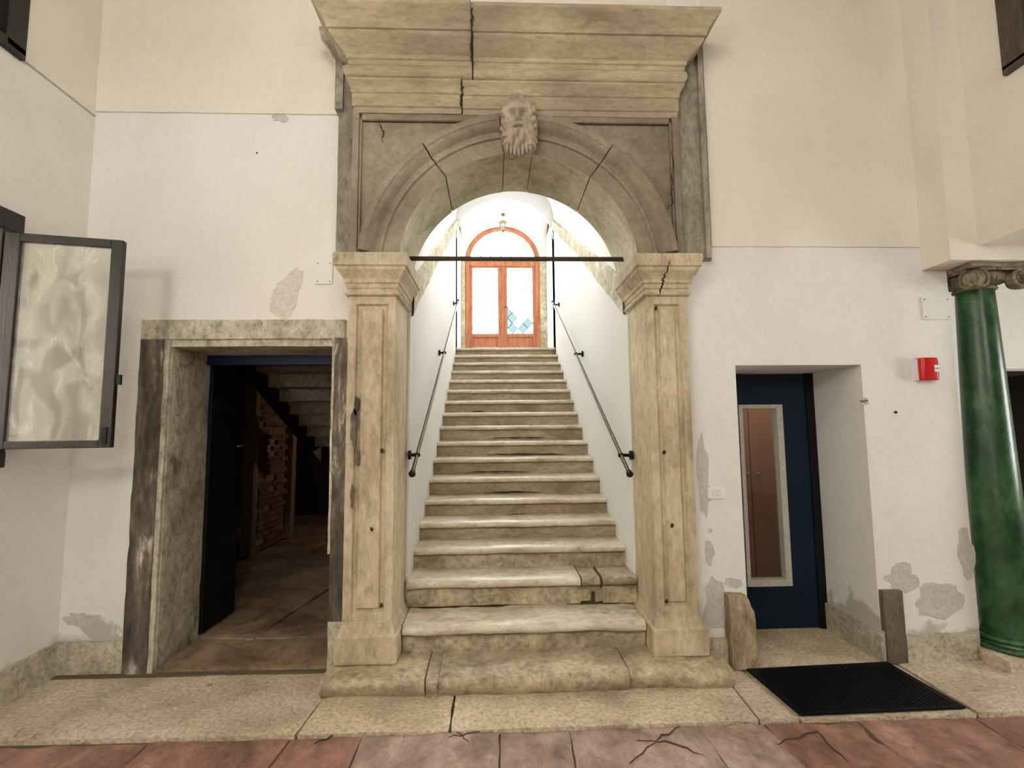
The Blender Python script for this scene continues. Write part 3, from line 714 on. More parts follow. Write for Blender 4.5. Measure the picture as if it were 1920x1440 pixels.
# entablature
arp = [(0, 3.782), (0, 3.822), (.009, 3.828), (.009, 3.918), (.017, 3.924), (.018, 3.958), (.026, 3.972), (.038, 3.992), (.044, 4.0), (.044, 4.013), (.02, 4.014)]
tor = [(.02, 4.014), (.04, 4.018), (.054, 4.030), (.062, 4.050), (.062, 4.072), (.054, 4.094), (.040, 4.108), (.03, 4.112)]
cor = [(.03, 4.112), (.034, 4.116), (.036, 4.146), (.046, 4.152), (.048, 4.180), (.058, 4.186), (.070, 4.200), (.094, 4.222), (.120, 4.246), (.134, 4.262), (.138, 4.272), (.138, 4.286), (.152, 4.290), (.156, 4.318), (.166, 4.338), (.184, 4.364), (.206, 4.386), (.220, 4.404), (.226, 4.410), (.228, 4.436), (.15, 4.45)]
E0, E1 = -.972, 1.318
for xs, pf, yb_, nm in ((-.216, arp, 3.6, 'architrave'), (-.139, tor, 3.6, 'frieze'), (-.139, cor, 3.5, 'cornice')):
    for s in (-1, 1):
        rc = (E0, xs-.004, YP, yb_) if s < 0 else (xs+.004, E1+(.02 if nm == 'cornice' else 0), YP+.004, yb_)
        dz = 0 if s < 0 else -.006
        o = obj(nm, MB().loft(rc, [(a, z+dz) for a, z in pf], 'LF' if s < 0 else 'RF'), 'cornice_stone', po, smooth='auto', bevel=.003)
        o['label'] = ('left' if s < 0 else 'right')+' block of the '+nm+' beside the crack'
bp = [(-.03, 4.30), (0, 4.335), (.0, 4.36), (.03, 4.40), (.075, 4.47), (.085, 4.50), (.085, 4.53)]
obj('cornice_back', MB().loft((-1.185, 1.585, 3.39, 3.5), bp, 'LR'), 'strip_stone', po, bevel=.004)
crack([(-.145, YP-.232, 4.436), (-.135, YP-.205, 4.38), (-.142, YP-.155, 4.30), (-.135, YP-.13, 4.25), (-.15, YP-.055, 4.18), (-.14, YP-.04, 4.12)], (0, -.8, -.6), .014, po, 8, lift=.006)
crack([(-.22, YP-.05, 4.0), (-.212, YP-.02, 3.95), (-.225, YP-.012, 3.87), (-.215, YP-.003, 3.79)], FY, .012, po, 9, lift=.006)
crack([(-.80, YP+.028, 3.73), (-.77, YP+.028, 3.66), (-.775, YP+.028, 3.58)], FY, .008, sl, 10, lift=.004)

# bearded mask on the keystone
def mask():
    cx, cz, cyy = .182, 3.652, YP-.045; rx, ry, rz = .116, .125, .205; N, M_ = 90, 110; vs = []; fs = []
    g = lambda u, v, a, b, su, sv: math.exp(-((u-a)/su)**2-((v-b)/sv)**2)
    for j in range(M_+1):
        la = -PI/2+PI*j/M_
        for i in range(N+1):
            lo = (-1.02+2.04*i/N)*PI/2
            cl = math.cos(la)
            ex = .45 if la > 0 else .55; x = math.sin(lo)*cl**ex; y = -math.cos(lo)*cl**.55; z = math.sin(la)*(1-.07*(la > 0)*math.sin(la))
            u, v = x, z; d = 0
            front = max(0, math.cos(lo))
            # face plane: flatter cheeks
            d -= .016*g(u, v, 0, .1, .55, .45)
            d += .018*g(u, v, 0, .58, .5, .18)           # forehead
            d += .026*(g(u, v, -.30, .37, .24, .055)+g(u, v, .30, .37, .24, .055))    # brows
            d -= .048*(g(u, v, -.29, .22, .15, .075)+g(u, v, .29, .22, .15, .075))    # eye sockets
            d += .024*(g(u, v, -.30, .225, .09, .04)+g(u, v, .30, .225, .09, .04)) # eyes
            d -= .006*(g(u, v, -.30, .20, .12, .012)+g(u, v, .30, .20, .12, .012))
            t = max(0, min(1, (.36-v)/.40))
            if v > -.09: d += (.020+.046*t)*max(0, min(1, (.46-v)/.12))*math.exp(-(u/(.075+.06*t))**2)*(1 if v > -.02 else max(0, 1+(v+.02)/.07))   # nose
            d += .012*(g(u, v, -.15, -.03, .07, .05)+g(u, v, .15, -.03, .07, .05))   # nostrils
            d += .016*(g(u, v, -.45, .05, .18, .14)+g(u, v, .45, .05, .18, .14))     # cheek bones
            mz = -.13-.28*u*u-.12*max(0, abs(u)-.3)
            d += .024*math.exp(-((v-mz)/.055)**2)*math.exp(-(u/.5)**2)               # moustache
            d -= .034*math.exp(-((v+.215+.25*u*u)/.032)**2)*math.exp(-(u/.26)**4)    # mouth
            d += .018*g(u, v, 0, -.29, .22, .05)                                     # lower lip
            if v < -.30:
                k = min(1, (-.30-v)/.2)
                d += k*(.017*math.sin(17*u+2.5*math.sin(5*v+u*3))+.006*math.sin(34*u-9*v)+.012)*front**.5
            hr = max(0, min(1, (abs(u)-.60)/.14)) if v > -.5 else max(0, min(1, (abs(u)-.45)/.1))
            hr = max(hr, max(0, min(1, (v-.70+.15*abs(u))/.10)))
            if hr > 0 and v > -.75:
                q = Vector((u*5.5, v*6, lo*1.3)); d += hr*(.018+.022*noise.noise(q)+.014*math.sin(15*v+5*noise.noise(q*.5)))
            yy = 1+(d/ry)
            vs.append((cx+rx*x*(1+d/rx*.55), cyy+ry*y*yy+.03*z*0, cz+rz*z*(1+d/rz*.3)))
    for j in range(M_):
        for i in range(N): a = j*(N+1)+i; fs.append((a, a+1, a+N+2, a+N+1))
    # curls of hair round the face, locks at the tip of the beard
    cm = MB(); rc = random.Random(4)
    for i in range(34):
        ph = D(-38+256*i/33); rr2 = rc.uniform(.88, 1.0)
        cm.ball((cx+rx*.98*rr2*math.cos(ph), cyy-.030-.035*rc.random(), cz+rz*.93*rr2*max(-.6, math.sin(ph))), rc.uniform(.014, .022), .022, rc.uniform(.018, .030), 5)
    for i in range(12):
        ph = D(20+140*i/11); cm.ball((cx+rx*.66*math.cos(ph), cyy-.078, cz+rz*(.30+.50*math.sin(ph))), .017, .018, .020, 5)
    for i in range(7):
        u_ = -.75+1.5*i/6; cm.ball((cx+rx*u_*.9, cyy-.055-.03*(1-u_*u_), cz-rz*(.93-.28*u_*u_)), .014, .022, .040, 5)
    o_ = len(vs); vs += [Vector(p) for p in cm.v]; fs2 = [tuple(o_+i for i in f) for f in cm.f]
    # face turned a little to the left and bowed forward
    R_ = Matrix.Translation((cx, cyy, cz)) @ Matrix.Rotation(D(-7), 4, 'Z') @ Matrix.Rotation(D(6), 4, 'X') @ Matrix.Translation((-cx, -cyy, -cz))
    vs = [R_ @ Vector(v) for v in vs]
    o = obj('carved_mask', MB().add(vs, fs+fs2), 'mask_stone', ks, smooth=True); o['label'] = 'carved bearded male mask on the keystone'
    obj('backing', MB().rough(cx-.10, cx+.10, cyy-.02, YP+.01, 3.47, 3.80, .03, .004), 'mask_stone', ks)
mask()

# iron tie bar across the arch
obj('tie_rod', MB().box(-.652, 1.01, 3.585, 3.612, 2.838, 2.866), 'iron_rust', bevel=.002, label='dark iron tie rod spanning the arch between the capitals', cat='tie rod')

# ================================================================== STAIRCASE
sc = thing('staircase', 'long flight of worn stone steps rising to the arched door', 'staircase', (XC, 3.06, 0))
def step_prof(k, y, z, dep, hgt, rn=.025):
    p = [(y+dep, z-hgt), (y+.032, z-hgt), (y+.030, z-2*rn-.008), (y+.012, z-2*rn)]
    for i in range(7):
        a = -PI/2-PI*i/6; p.append((y+rn+rn*math.cos(a), z-rn+rn*math.sin(a)))
    p.append((y+dep, z+.002)); return p
for k in range(1, 18):
    y, z = nose(k); worn = k < 6
    dep = GO+.035 if k < 17 else YD-.002-y
    a, b = (-.615, 1.0) if k == 1 else (XL+.001, XR-.001)
    if k == 2:
        # broken near its right end: the long left stone, a loose piece and the right end
        stp = obj('step', MB().sweepx(step_prof(k, y, z, dep, RISE+.02, .03), a, .62, 36, .007, k*5.1), 'step_worn', sc, smooth='auto'); two_tone(stp, 'tread_highlight_stone', 12, 36)
        obj('broken_piece', MB().sweepx(step_prof(k, y+.012, z-.006, dep-.02, .10, .028), .632, .765, 6, .009, 77, -.15), 'step_worn', stp, smooth='auto')
        obj('broken_piece', MB().sweepx(step_prof(k, y+.004, z-.002, dep, RISE+.02, .03), .785, b, 8, .008, 88, -.04), 'step_worn', stp, smooth='auto')
        for q, (xx, ww) in enumerate(((.645, .10), (.775, .085))):
            obj('rubble', MB().rough(xx-.05, xx-.05+ww, y+.02, y+.10, z-.165, z-.085, .025, .012, seed=q), 'step_worn', stp)
        continue
    amp = .015 if k == 1 else .006 if worn else .0028
    n_ = 44 if worn else 26
    two_tone(obj('step', MB().sweepx(step_prof(k, y, z, dep, RISE+.02, .034 if k == 1 else .025), a, b, n_, amp, k*5.1, random.uniform(-.004, .004)), 'step_worn' if k < 4 else 'step_stone', sc, smooth='auto'), 'tread_highlight_stone', 12, n_)
cp_ = [(3.42, -.08), (YD, -.08), (YD, ZT-.08)]
for k in range(17, 0, -1):
    yk, zk = nose(k); cp_ += [(yk+.06, zk-.07), (yk+.06, zk-RISE-.07)]
obj('core', MB().prism(cp_, 'x', XL+.002, XR-.002), 'joint_earth', sc)
# broad bottom step in four stones
y, z = nose(0)
def bstep(a, b, seed, dy=0, dz=0, skew=0, amp=.015):
    p = [(y+dy+.48, -.02), (y+dy+.05, -.02), (y+dy+.03, .03), (y+dy+.006, .045)]
    for i in range(7):
        t = -PI*.6-PI*.4*i/6*1.0; p.append((y+dy+.035+.04*math.cos(t), z+dz-.045+.045*math.sin(t)))
    p = [(y+dy+.48, -.02), (y+dy+.04, -.02), (y+dy+.012, .02), (y+dy-.004, .05), (y+dy-.006, .078), (y+dy+.008, z+dz-.012), (y+dy+.030, z+dz-.002), (y+dy+.20, z+dz+.002), (y+dy+.48, z+dz+.006)]
    obj('bottom_step_block', MB().sweepx(p, a, b, max(4, int((b-a)/.035)), amp, seed, skew), 'step_worn', sc, smooth='auto')
bstep(-1.04, -.425, 11, .0, 0, -.015); bstep(-.42, -.345, 12, .015, -.008, amp=.006); bstep(-.34, .80, 13, -.008, .004); bstep(.806, 1.44, 14, .004, 0, -.02)
for k, x0_, x1_ in ((6, -.1, .45), (9, -.05, .62), (8, -.1, .8), (7, -.35, .35), (5, .1, .3), (11, -.3, -.1)):
    y_, z_ = nose(k); crack([(x0_, y_+.026, z_-RISE+.018), ((x0_+x1_)/2, y_+.026, z_-RISE+.022), (x1_, y_+.026, z_-RISE+.016)], FY, .016, sc, k*3, wob=.004, lift=.004)

# ---------------------------------------------------------------- handrails
def rail(xr, xw, ys, lb, yoff):
    s = 1 if xw > xr else -1
    zr = lambda y: 1.285+SL*1.0*(y-3.5)+yoff
    h = thing('handrail', lb, 'handrail', (xr, ys, 0), 'iron handrails on the stair walls')
    obj('rod', MB().tube([(xr, ys, zr(ys)), (xr, 7.72, zr(7.72))], .0135, 10), 'bronze_rail', h, smooth='auto')
    for yy, sg in ((ys, -1), (7.72, 1)):
        v = Vector((0, 1, SL)).normalized()*sg; c = Vector((xr, yy, zr(yy)))
        obj('finial', MB().tube([c+v*t for t in (-.005, .004, .010, .018, .034, .048, .056)], [.0135, .020, .014, .019, .026, .018, .004], 12), 'iron_black', h, smooth=True)
    for yy in (ys+.19, 5.62, 7.60):
        c = Vector((xr, yy, zr(yy)))
        m = MB().tube([c+Vector((-s*.022, 0, -.0)), c, Vector((xw-s*.02, yy, c.z))], .013, 10)
        m.tube([Vector((xw-s*.022, yy, c.z)), Vector((xw-s*.001, yy, c.z))], .034, 16)
        m.ball(c, .021)
        obj('bracket', m, 'iron_black', h, smooth='auto')
rail(-.575, XL, 3.50, 'iron handrail on the left stair wall', .0)
rail(.950, XR, 3.50, 'iron handrail on the right stair wall', -.02)

for yy, en in ((4.55, 22), (5.6, 30)):  # lamps added out of view to brighten the stairwell
    zz = spring(yy)+RV*.94
    sl_ = thing('stair_fill_lamp', 'added small dome lamp, hidden at the crown of the stair vault', 'lamp', (XC, yy, zz-.1), 'added stair fill lamps')
    obj('base', MB().lathe([(.09, zz-.035), (.09, zz+.03)], XC, yy, 20), 'aluminium', sl_)
    l = bpy.data.lights.new('stair_fill_light', 'POINT'); l.energy = en; l.color = (1, .985, .94); l.shadow_soft_size = .06
    o = bpy.data.objects.new('stair_fill_light', l); o.location = (XC, yy, zz-.10); COL.objects.link(o)
# ---------------------------------------------------------------- lantern
LY = (ya+yb)/2; LX = XC-.02
ln = thing('hanging_lantern', 'small brass and glass lantern hanging from the landing vault', 'lantern', (LX, LY, 5.2))
zc_ = gv(LX, LY)
obj('rod', MB().tube([(LX, LY, zc_), (LX, LY, 5.43)], .006, 8), 'lantern_metal', ln)
obj('ceiling_rose', MB().lathe([(.004, zc_-.05), (.035, zc_-.03), (.04, zc_)], LX, LY, 16), 'lantern_metal', ln, smooth=True)
obj('glass_body', MB().lathe([(.025, 5.235), (.045, 5.26), (.058, 5.33), (.06, 5.385)], LX, LY, 12), 'lantern_glass', ln, smooth=True)
m = MB().lathe([(.072, 5.385), (.074, 5.395), (.05, 5.41), (.022, 5.43), (.012, 5.44)], LX, LY, 12)
for i in range(6):
    t = PI*i/3; c_, s_ = math.cos(t), math.sin(t)
    m.tube([(LX+.064*c_, LY+.064*s_, 5.39), (LX+.062*c_, LY+.062*s_, 5.33), (LX+.05*c_, LY+.05*s_, 5.26), (LX+.02*c_, LY+.02*s_, 5.23)], .005, 6)
    m.ball((LX+.072*c_, LY+.072*s_, 5.41), .012, n=4)
m.lathe([(.004, 5.20), (.016, 5.212), (.03, 5.235), (.028, 5.242)], LX, LY, 12)
obj('cage', m, 'lantern_metal', ln, smooth='auto')

# ================================================================== LEFT DOORWAY AND CELLAR
ds = thing('trim_5', 'old weathered stone surround of the open cellar doorway', None, (-1.65, YL, 0), kind='structure')
obj('lintel', MB().rough(-2.435, -1.045, YL-.03, YL+.42, 2.215, 2.352, .06, .004), 'jamb_stone', ds)
obj('lintel_roll', MB().rough(-2.245, -1.10, YL-.012, YL+.40, 2.165, 2.215, .05, .003), 'jamb_stone', ds)
obj('jamb', MB().rough(-2.432, -2.272, YL-.035, YL+.30, 0, 2.213, .06, .006), 'jamb_dark', ds)
obj('jamb_roll', MB().rough(-2.272, -2.240, YL-.028, YL+.05, 0, 2.213, .05, .004), 'jamb_stone', ds)
obj('jamb_face', MB().rough(-2.29, -2.236, YL, 3.92, 0, 2.19, .07, .004), 'jamb_stone', ds)
obj('jamb', MB().rough(-1.105, -.985, YL-.06, YL+.40, .32, 2.213, .06, .006), 'jamb_dark', ds)
obj('jamb_foot', MB().rough(-1.105, -.985, YL-.06, YL+.40, 0, .32, .06, .005), 'jamb_stone', ds)
obj('jamb_roll', MB().rough(-1.125, -1.100, YL-.045, YL+.02, .75, 2.213, .05, .004), 'jamb_stone', ds)
fc = obj('floor_cellar', MB().box(-4.4, -1.0, 3.40, 9.3, -.1, .012), 'joint_earth', kind='structure', label='brown stone floor of the cellar passage')
def csl(q, s, z=.05): slab(q, -.02, z, 'cellar_stone', fc, 'cellar_slab', seed=s, amp=.012, step=.06)
csl([(-2.23, YL-.02), (-1.105, YL-.03), (-1.105, 3.86), (-2.23, 3.90)], 1, .035)
csl([(-2.235, 3.905), (-1.80, 3.87), (-1.42, 6.2), (-4.2, 6.2)], 2)
csl([(-1.795, 3.87), (-1.02, 3.865), (-1.02, 6.2), (-1.41, 6.2)], 3, .045)
csl([(-4.2, 6.21), (-2.3, 6.21), (-2.3, 9.2), (-4.2, 9.2)], 4); csl([(-2.29, 6.21), (-1.02, 6.21), (-1.02, 9.2), (-2.29, 9.2)], 5, .045)
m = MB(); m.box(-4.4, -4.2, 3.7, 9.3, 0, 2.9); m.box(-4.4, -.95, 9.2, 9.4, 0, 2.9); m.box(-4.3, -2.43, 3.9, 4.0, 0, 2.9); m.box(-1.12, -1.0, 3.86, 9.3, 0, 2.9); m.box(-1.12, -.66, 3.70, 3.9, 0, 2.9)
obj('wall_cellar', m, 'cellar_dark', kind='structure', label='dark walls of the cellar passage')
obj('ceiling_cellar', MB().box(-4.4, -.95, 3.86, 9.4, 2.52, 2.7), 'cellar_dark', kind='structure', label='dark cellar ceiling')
m = MB().box(-2.30, -1.10, 3.87, 3.95, 2.09, 2.21)
obj('trim_6', m, 'blue_paint', kind='structure', label='dark blue painted door head inside the cellar doorway', bevel=.006)
dl = thing('door_2', 'black painted cellar door leaf swung open inwards on the left', None, (-2.25, 4.3, .05), kind='structure')
obj('leaf', MB().box(-2.262, -2.215, 3.93, 4.40, .06, 2.09), 'black_leaf', dl, bevel=.004)
for zz in (.35, 1.75): obj('hinge', MB().box(-2.215, -2.208, 3.95, 4.25, zz, zz+.05), 'iron_black', dl)
obj('latch', MB().tube([(-2.212, 4.33, 1.45), (-2.17, 4.33, 1.45), (-2.17, 4.26, 1.45)], .009, 8), 'knob_chrome', dl)
# brick wall between two timber posts
obj('timber_post', MB().rough(-3.06, -2.93, 6.14, 6.26, .06, 2.40, .08, .006), 'old_wood', label='nearer timber post at the end of the cellar brickwork', cat='post', group='cellar posts')
obj('timber_post', MB().rough(-3.06, -2.90, 7.20, 7.34, .06, 2.40, .08, .006), 'old_wood', label='farther timber post at the end of the cellar brickwork', cat='post', group='cellar posts')
bw = obj('wall_cellar_brick', MB().box(-3.12, -2.995, 6.26, 7.20, .06, 2.42), 'cellar_stone', kind='structure', label='crumbling brick wall inside the cellar')
br = None; rb = random.Random(5)
for r in range(30):
    zz = .08+r*.077; yy = 6.268+(r % 2)*.12
    while yy < 7.06:
        if rb.random() < .80:
            c = (-2.985+rb.uniform(-.008, .008), yy+.11, zz)
            if br is None: br = obj('brick', MB().rough(-3.02, -2.975, yy, yy+.225, zz, zz+.062, .05, .004), 'brick_clay', bw)
            else: clone(br, c, bw)
        yy += .238
l = bpy.data.lights.new('cellar_fill_light', 'POINT'); l.energy = 12; l.color = (1, .74, .58); l.shadow_soft_size = .05  # warm light added out of view so the brickwork shows
o = bpy.data.objects.new('cellar_fill_light', l); o.location = (-1.35, 7.6, 1.5); COL.objects.link(o)
cl_ = thing('cellar_fill_lamp', 'added small bulkhead lamp, hidden on the right cellar wall', 'lamp', (-1.13, 7.6, 1.4))
obj('base', MB().box(-1.16, -1.12, 7.52, 7.68, 1.40, 1.60), 'iron_black', cl_)
# underside of another stair, stepping down into the dark
us_ = thing('cellar_stair', 'underside of a stone stair stepping down inside the cellar', 'stair', (-1.75, 5.9, 0))
for k in range(8):
    yk = 4.72+.28*k; zk = 2.34-.135*k
    obj('step_underside', MB().rough(-2.40, -1.125, yk, yk+.30, zk-.03, zk+.14, .12, .006, seed=k), 'skirting_stone', us_)
obj('string', MB().prism([(4.70, 2.22), (6.95, 1.14), (6.95, 1.34), (4.70, 2.42)], 'x', -2.46, -2.405), 'dark_wood', us_)

# ================================================================== RIGHT DOOR
d2 = thing('door_4', 'navy blue metal door with narrow vertical glass slot in the recess', None, (2.15, 3.92, 0), kind='structure')
gx0, gx1, gz0, gz1 = 1.966, 2.325, .33, 1.752
m = MB(); m.box(1.70, gx0, 3.90, 3.945, .012, 2.0); m.box(gx1, 2.53, 3.90, 3.945, .012, 2.0); m.box(gx0, gx1, 3.90, 3.945, .012, gz0); m.box(gx0, gx1, 3.90, 3.945, gz1, 2.0)
lf = obj('leaf', m, 'navy_paint', d2)
obj('frame', MB().box(2.53, 2.592, 3.885, 3.96, 0, 2.004), 'black_leaf', d2, bevel=.003)
for q in ((gx0, gx0+.030, gz0, gz1), (gx1-.050, gx1, gz0, gz1), (gx0+.03, gx1-.05, gz0, gz0+.05), (gx0+.03, gx1-.05, gz1-.03, gz1)):
    obj('slot_frame', MB().box(q[0], q[1], 3.885, 3.965, q[2], q[3]), 'aluminium', lf, bevel=.002)
obj('pane', MB().box(gx0+.03, gx1-.05, 3.945, 3.949, gz0+.05, gz1-.03), 'pane_slot', lf)
# little room behind with a locker seen through the slot
m = MB(); m.box(1.4, 1.5, 3.80, 6, 0, 2.6); m.box(3.2, 3.3, 4.02, 6, 0, 2.6); m.box(1.4, 3.3, 6, 6.1, 0, 2.6); m.box(1.4, 1.7, 3.80, 3.96, 0, 2.6); m.box(1.4, 3.3, 3.96, 4.03, 2.005, 2.6)
obj('wall_back_room', m, 'plaster_room', kind='structure', label='walls of the small room behind the navy door')
obj('ceiling_back_room', MB().box(1.4, 3.3, 3.9, 6.1, 2.6, 2.7), 'plaster_room', **ST)
obj('floor_back_room', MB().box(1.4, 3.3, 3.97, 6.1, -.1, 0), 'cellar_stone', **ST)
lk = thing('wardrobe', 'brown two-door wardrobe seen through the glass slot of the navy door', 'wardrobe', (2.6, 5.2, 0))
obj('body', MB().box(2.15, 3.15, 4.98, 5.45, 0, 2.05), 'locker', lk, bevel=.004)
for a, b, kx in ((2.155, 2.595, 2.56), (2.605, 3.145, 2.665)):
    d_ = obj('door', MB().box(a, b, 4.955, 4.98, .05, 2.0), 'locker', lk, bevel=.004)
    obj('knob', MB().ball((kx, 4.94, 1.10), .016), 'knob_chrome', d_, smooth=True)
lp = bpy.data.lights.new('back_room_fill', 'POINT'); lp.energy = 22; lp.color = (1, .86, .72); lp.shadow_soft_size = .12  # fill light added so the wardrobe shows through the slot
lo_ = bpy.data.objects.new('back_room_fill', lp); lo_.location = (2.3, 4.3, 2.45); COL.objects.link(lo_)

# guard stones on both sides of the recess
def gsh(p):
    x, y, z = p; t = z/.47
    if t > .75: x -= (t-.75)*.22*max(0, (x-1.54)/.15)
    return (x, y, z)
obj('guard_stone', MB().rough(1.532, 1.705, 3.285, 3.42, 0, .47, .035, .008, 9, 2, gsh), 'guard_stone', label='worn yellow guard stone left of the door recess', cat='guard stone')
obj('upright_slab', MB().rough(2.602, 2.735, 3.318, 3.375, 0, .465, .05, .003), 'brown_upright', label='flat brown upright slab right of the door recess', cat='guard stone')

# door mat
mt = thing('doormat', 'black ribbed rubber doormat in front of the navy door', 'doormat', (2.12, 3.03, 0))
q = [(1.655, 2.772), (2.612, 2.790), (2.600, 3.330), (1.622, 3.285)]
obj('base', MB().prism(q, 'z', .001, .012), 'rubber', mt, bevel=.003)
m = MB()
for i in range(30):
    u = .05+.9*i/29
    for j in range(16):
        v = .06+.88*(j+.5*(i % 2))/16
        p = (Vector(q[0])*(1-u)+Vector(q[1])*u)*(1-v)+(Vector(q[3])*(1-u)+Vector(q[2])*u)*v
        m.box(p.x-.0045, p.x+.0045, p.y-.011, p.y+.011, .011, .0155)
obj('ribs', m, 'rubber', mt, kind='stuff')

# ================================================================== WALL FITTINGS
sw = thing('light_switch', 'small white double switch plate right of the portal', 'light switch', (1.511, YR-.01, 1.087))
obj('plate', MB().box(1.450, 1.574, YR-.010, YR, 1.087, 1.166), 'switch_white', sw, bevel=.004)
for a in (1.486, 1.514): obj('rocker', MB().box(a, a+.025, YR-.015, YR-.009, 1.106, 1.148), 'cover_white', sw, bevel=.002)
def cover(x0, x1, z0, z1, Y, lb):
    t = thing('cover_plate', lb, 'cover plate', ((x0+x1)/2, Y, z0))
    obj('plate', MB().box(x0, x1, Y-.010, Y, z0, z1), 'cover_white', t, bevel=.003)
    for a in (x0+.018, x1-.018):
        for b in (z0+.018, z1-.018): obj('screw', MB().tube([(a, Y-.0125, b), (a, Y-.009, b)], .0045, 8), 'screw', t)
cover(-1.270, -1.148, 2.612, 2.780, YL, 'white cover plate left of the left capital')
cover(3.075, 3.280, 2.330, 2.492, YR, 'white cover plate beside the green column')
al = thing('fire_alarm', 'red fire alarm sounder on the wall beside the green column', 'alarm', (3.06, YR, 1.885))
m = MB().prism([(2.985, YR), (2.985, YR-.050), (3.000, YR-.064), (3.05, YR-.070), (3.095, YR-.066), (3.118, YR-.045), (3.118, YR)], 'z', 1.888, 2.046)
obj('housing', m, 'red_plastic', al, bevel=.006, smooth='auto')
obj('label_strip', MB().box(3.066, 3.098, YR-.072, YR-.060, 1.945, 1.992), 'label_white', al)
obj('label_line', MB().box(3.066, 3.098, YR-.0735, YR-.071, 1.966, 1.970), 'iron_black', al)
obj('side_reflector', MB().prism([(3.100, YR-.066), (3.122, YR-.044), (3.122, YR-.012), (3.118, YR-.012)], 'z', 1.906, 2.036), 'cover_white', al)
obj('base_plate', MB().box(2.976, 2.986, YR-.03, YR, 1.888, 2.04), 'label_white', al)
c = onY(1679, 773, YR); obj('wall_plug', MB().tube([(c.x, YR-.006, c.z), (c.x, YR, c.z)], .010, 10), 'iron_black', label='small black plug in the wall below the red alarm', cat='wall plug')
c = onY(1619, 752, YR); obj('wall_hook', MB().tube([(c.x-.02, YR-.002, c.z), (c.x-.01, YR-.02, c.z-.003), (c.x+.012, YR-.02, c.z+.004), (c.x+.016, YR, c.z+.004)], .006, 8), 'screw', label='small metal stub on the corner of the door recess', cat='hook')
c = onY(482, 287, YL); obj('wall_plug', MB().tube([(c.x, YL-.004, c.z), (c.x, YL, c.z)], .006, 8), 'iron_black', label='tiny dark plug high on the wall left of the portal', cat='wall plug')

# ================================================================== WINDOWS
wn = thing('window_1', 'dark wooden window frame in the left wall with open casement', None, (XW, 2.3, 1.47), kind='structure')
for b in ((XW-.06, XW+.03, 2.85, 2.975, 1.44, 2.88), (XW-.06, XW+.03, 1.65, 1.78, 1.44, 2.88), (XW-.06, XW+.035, 1.65, 2.975, 2.765, 2.885), (XW-.06, XW+.035, 1.65, 2.975, 1.38, 1.47)):
    obj('window_frame', MB().box(*b), 'dark_wood', wn, bevel=.005)
# open sash swung into the room
A = Vector((-2.835, 2.875)); B = Vector((-2.258, 3.0)); dv = (B-A).normalized(); nv = Vector((-dv.y, dv.x)); W_ = (B-A).length
sa = thing('window_sash', 'open dark wooden casement with glass filmed by dust and painted reflection swung into the room', 'window sash', (A.x, A.y, 1.485), None)
def sbox(u0, u1, z0, z1, t0=-.022, t1=.022):
    P = [A+dv*u+nv*t for u, t in ((u0, t0), (u1, t0), (u1, t1), (u0, t1))]
    return MB().prism([(p.x, p.y) for p in P], 'z', z0, z1)
ZB, ZT_ = 1.487, 2.742
obj('stile', sbox(0, .075, ZB, ZT_), 'dark_wood', sa, bevel=.004); obj('stile', sbox(W_-.062, W_, ZB, ZT_), 'dark_wood', sa, bevel=.004)
obj('rail', sbox(.075, W_-.062, ZT_-.048, ZT_), 'dark_wood', sa, bevel=.004); obj('rail', sbox(.075, W_-.062, ZB, ZB+.045), 'dark_wood', sa, bevel=.004)
obj('pane', sbox(.075, W_-.062, ZB+.045, ZT_-.048, -.002, .002), 'pane_filmed', sa)
obj('latch', sbox(W_, W_+.025, 1.86, 1.92, -.01, .01), 'iron_black', sa)
obj('catch', sbox(W_-.045, W_-.02, ZB+.02, ZB+.12, -.032, -.022), 'iron_black', sa)
w2 = thing('window_2', 'dark wooden frame of the high window in the left wall', None, (XW, 2.3, 3.87), kind='structure')
for b in ((XW-.10, XW+.03, 2.78, 2.90, 3.855, 5.3), (XW-.10, XW+.03, 1.66, 1.78, 3.855, 5.3), (XW-.10, XW+.03, 1.66, 2.90, 3.83, 3.90), (XW-.10, XW+.03, 1.66, 2.90, 5.2, 5.3), (XW-.08, XW-.03, 2.24, 2.32, 3.9, 5.2)):
    obj('window_frame', MB().box(*b), 'dark_wood', w2, bevel=.006)
for q in ((1.78, 2.24), (2.32, 2.78)): obj('blocking_shutter', MB().box(XW-.09, XW-.05, q[0]-.01, q[1]+.01, 3.89, 5.21), 'dark_wood', w2)  # closed shutters added to keep sky light out of the hall
w3 = thing('window_3', 'dark wooden frame of the high window in the right wall', None, (3.3, 2.2, 3.83), kind='structure')
for b in ((3.27, 3.40, 2.70, 2.845, 3.83, 5.25), (3.27, 3.40, 1.5, 1.62, 3.83, 5.25), (3.27, 3.40, 1.5, 2.845, 3.80, 3.86), (3.27, 3.40, 1.5, 2.845, 5.15, 5.25)):
    obj('window_frame', MB().box(*b), 'brown_wood', w3, bevel=.006)

for q in ((1.60, 2.15), (2.16, 2.72)): obj('blocking_shutter', MB().box(3.36, 3.40, q[0], q[1], 3.85, 5.16), 'dark_wood', w3)  # shutters added here too, blocking the sky behind the high window
for p_ in FILL_LAMPS:
    hl = thing('added_ceiling_lamp', 'added round metal ceiling lamp, unseen in the hall, for fill light', 'lamp', (p_[0], p_[1], p_[2]+.24), 'added hall fill lamps')
    obj('shade', MB().lathe([(.30, p_[2]+.24), (.26, p_[2]+.30), (.12, p_[2]+.40), (.03, p_[2]+.44)], p_[0], p_[1], 24), 'aluminium', hl, smooth='auto')
    obj('stem', MB().tube([(p_[0], p_[1], p_[2]+.43), (p_[0], p_[1], ZC)], .012, 8), 'iron_black', hl)
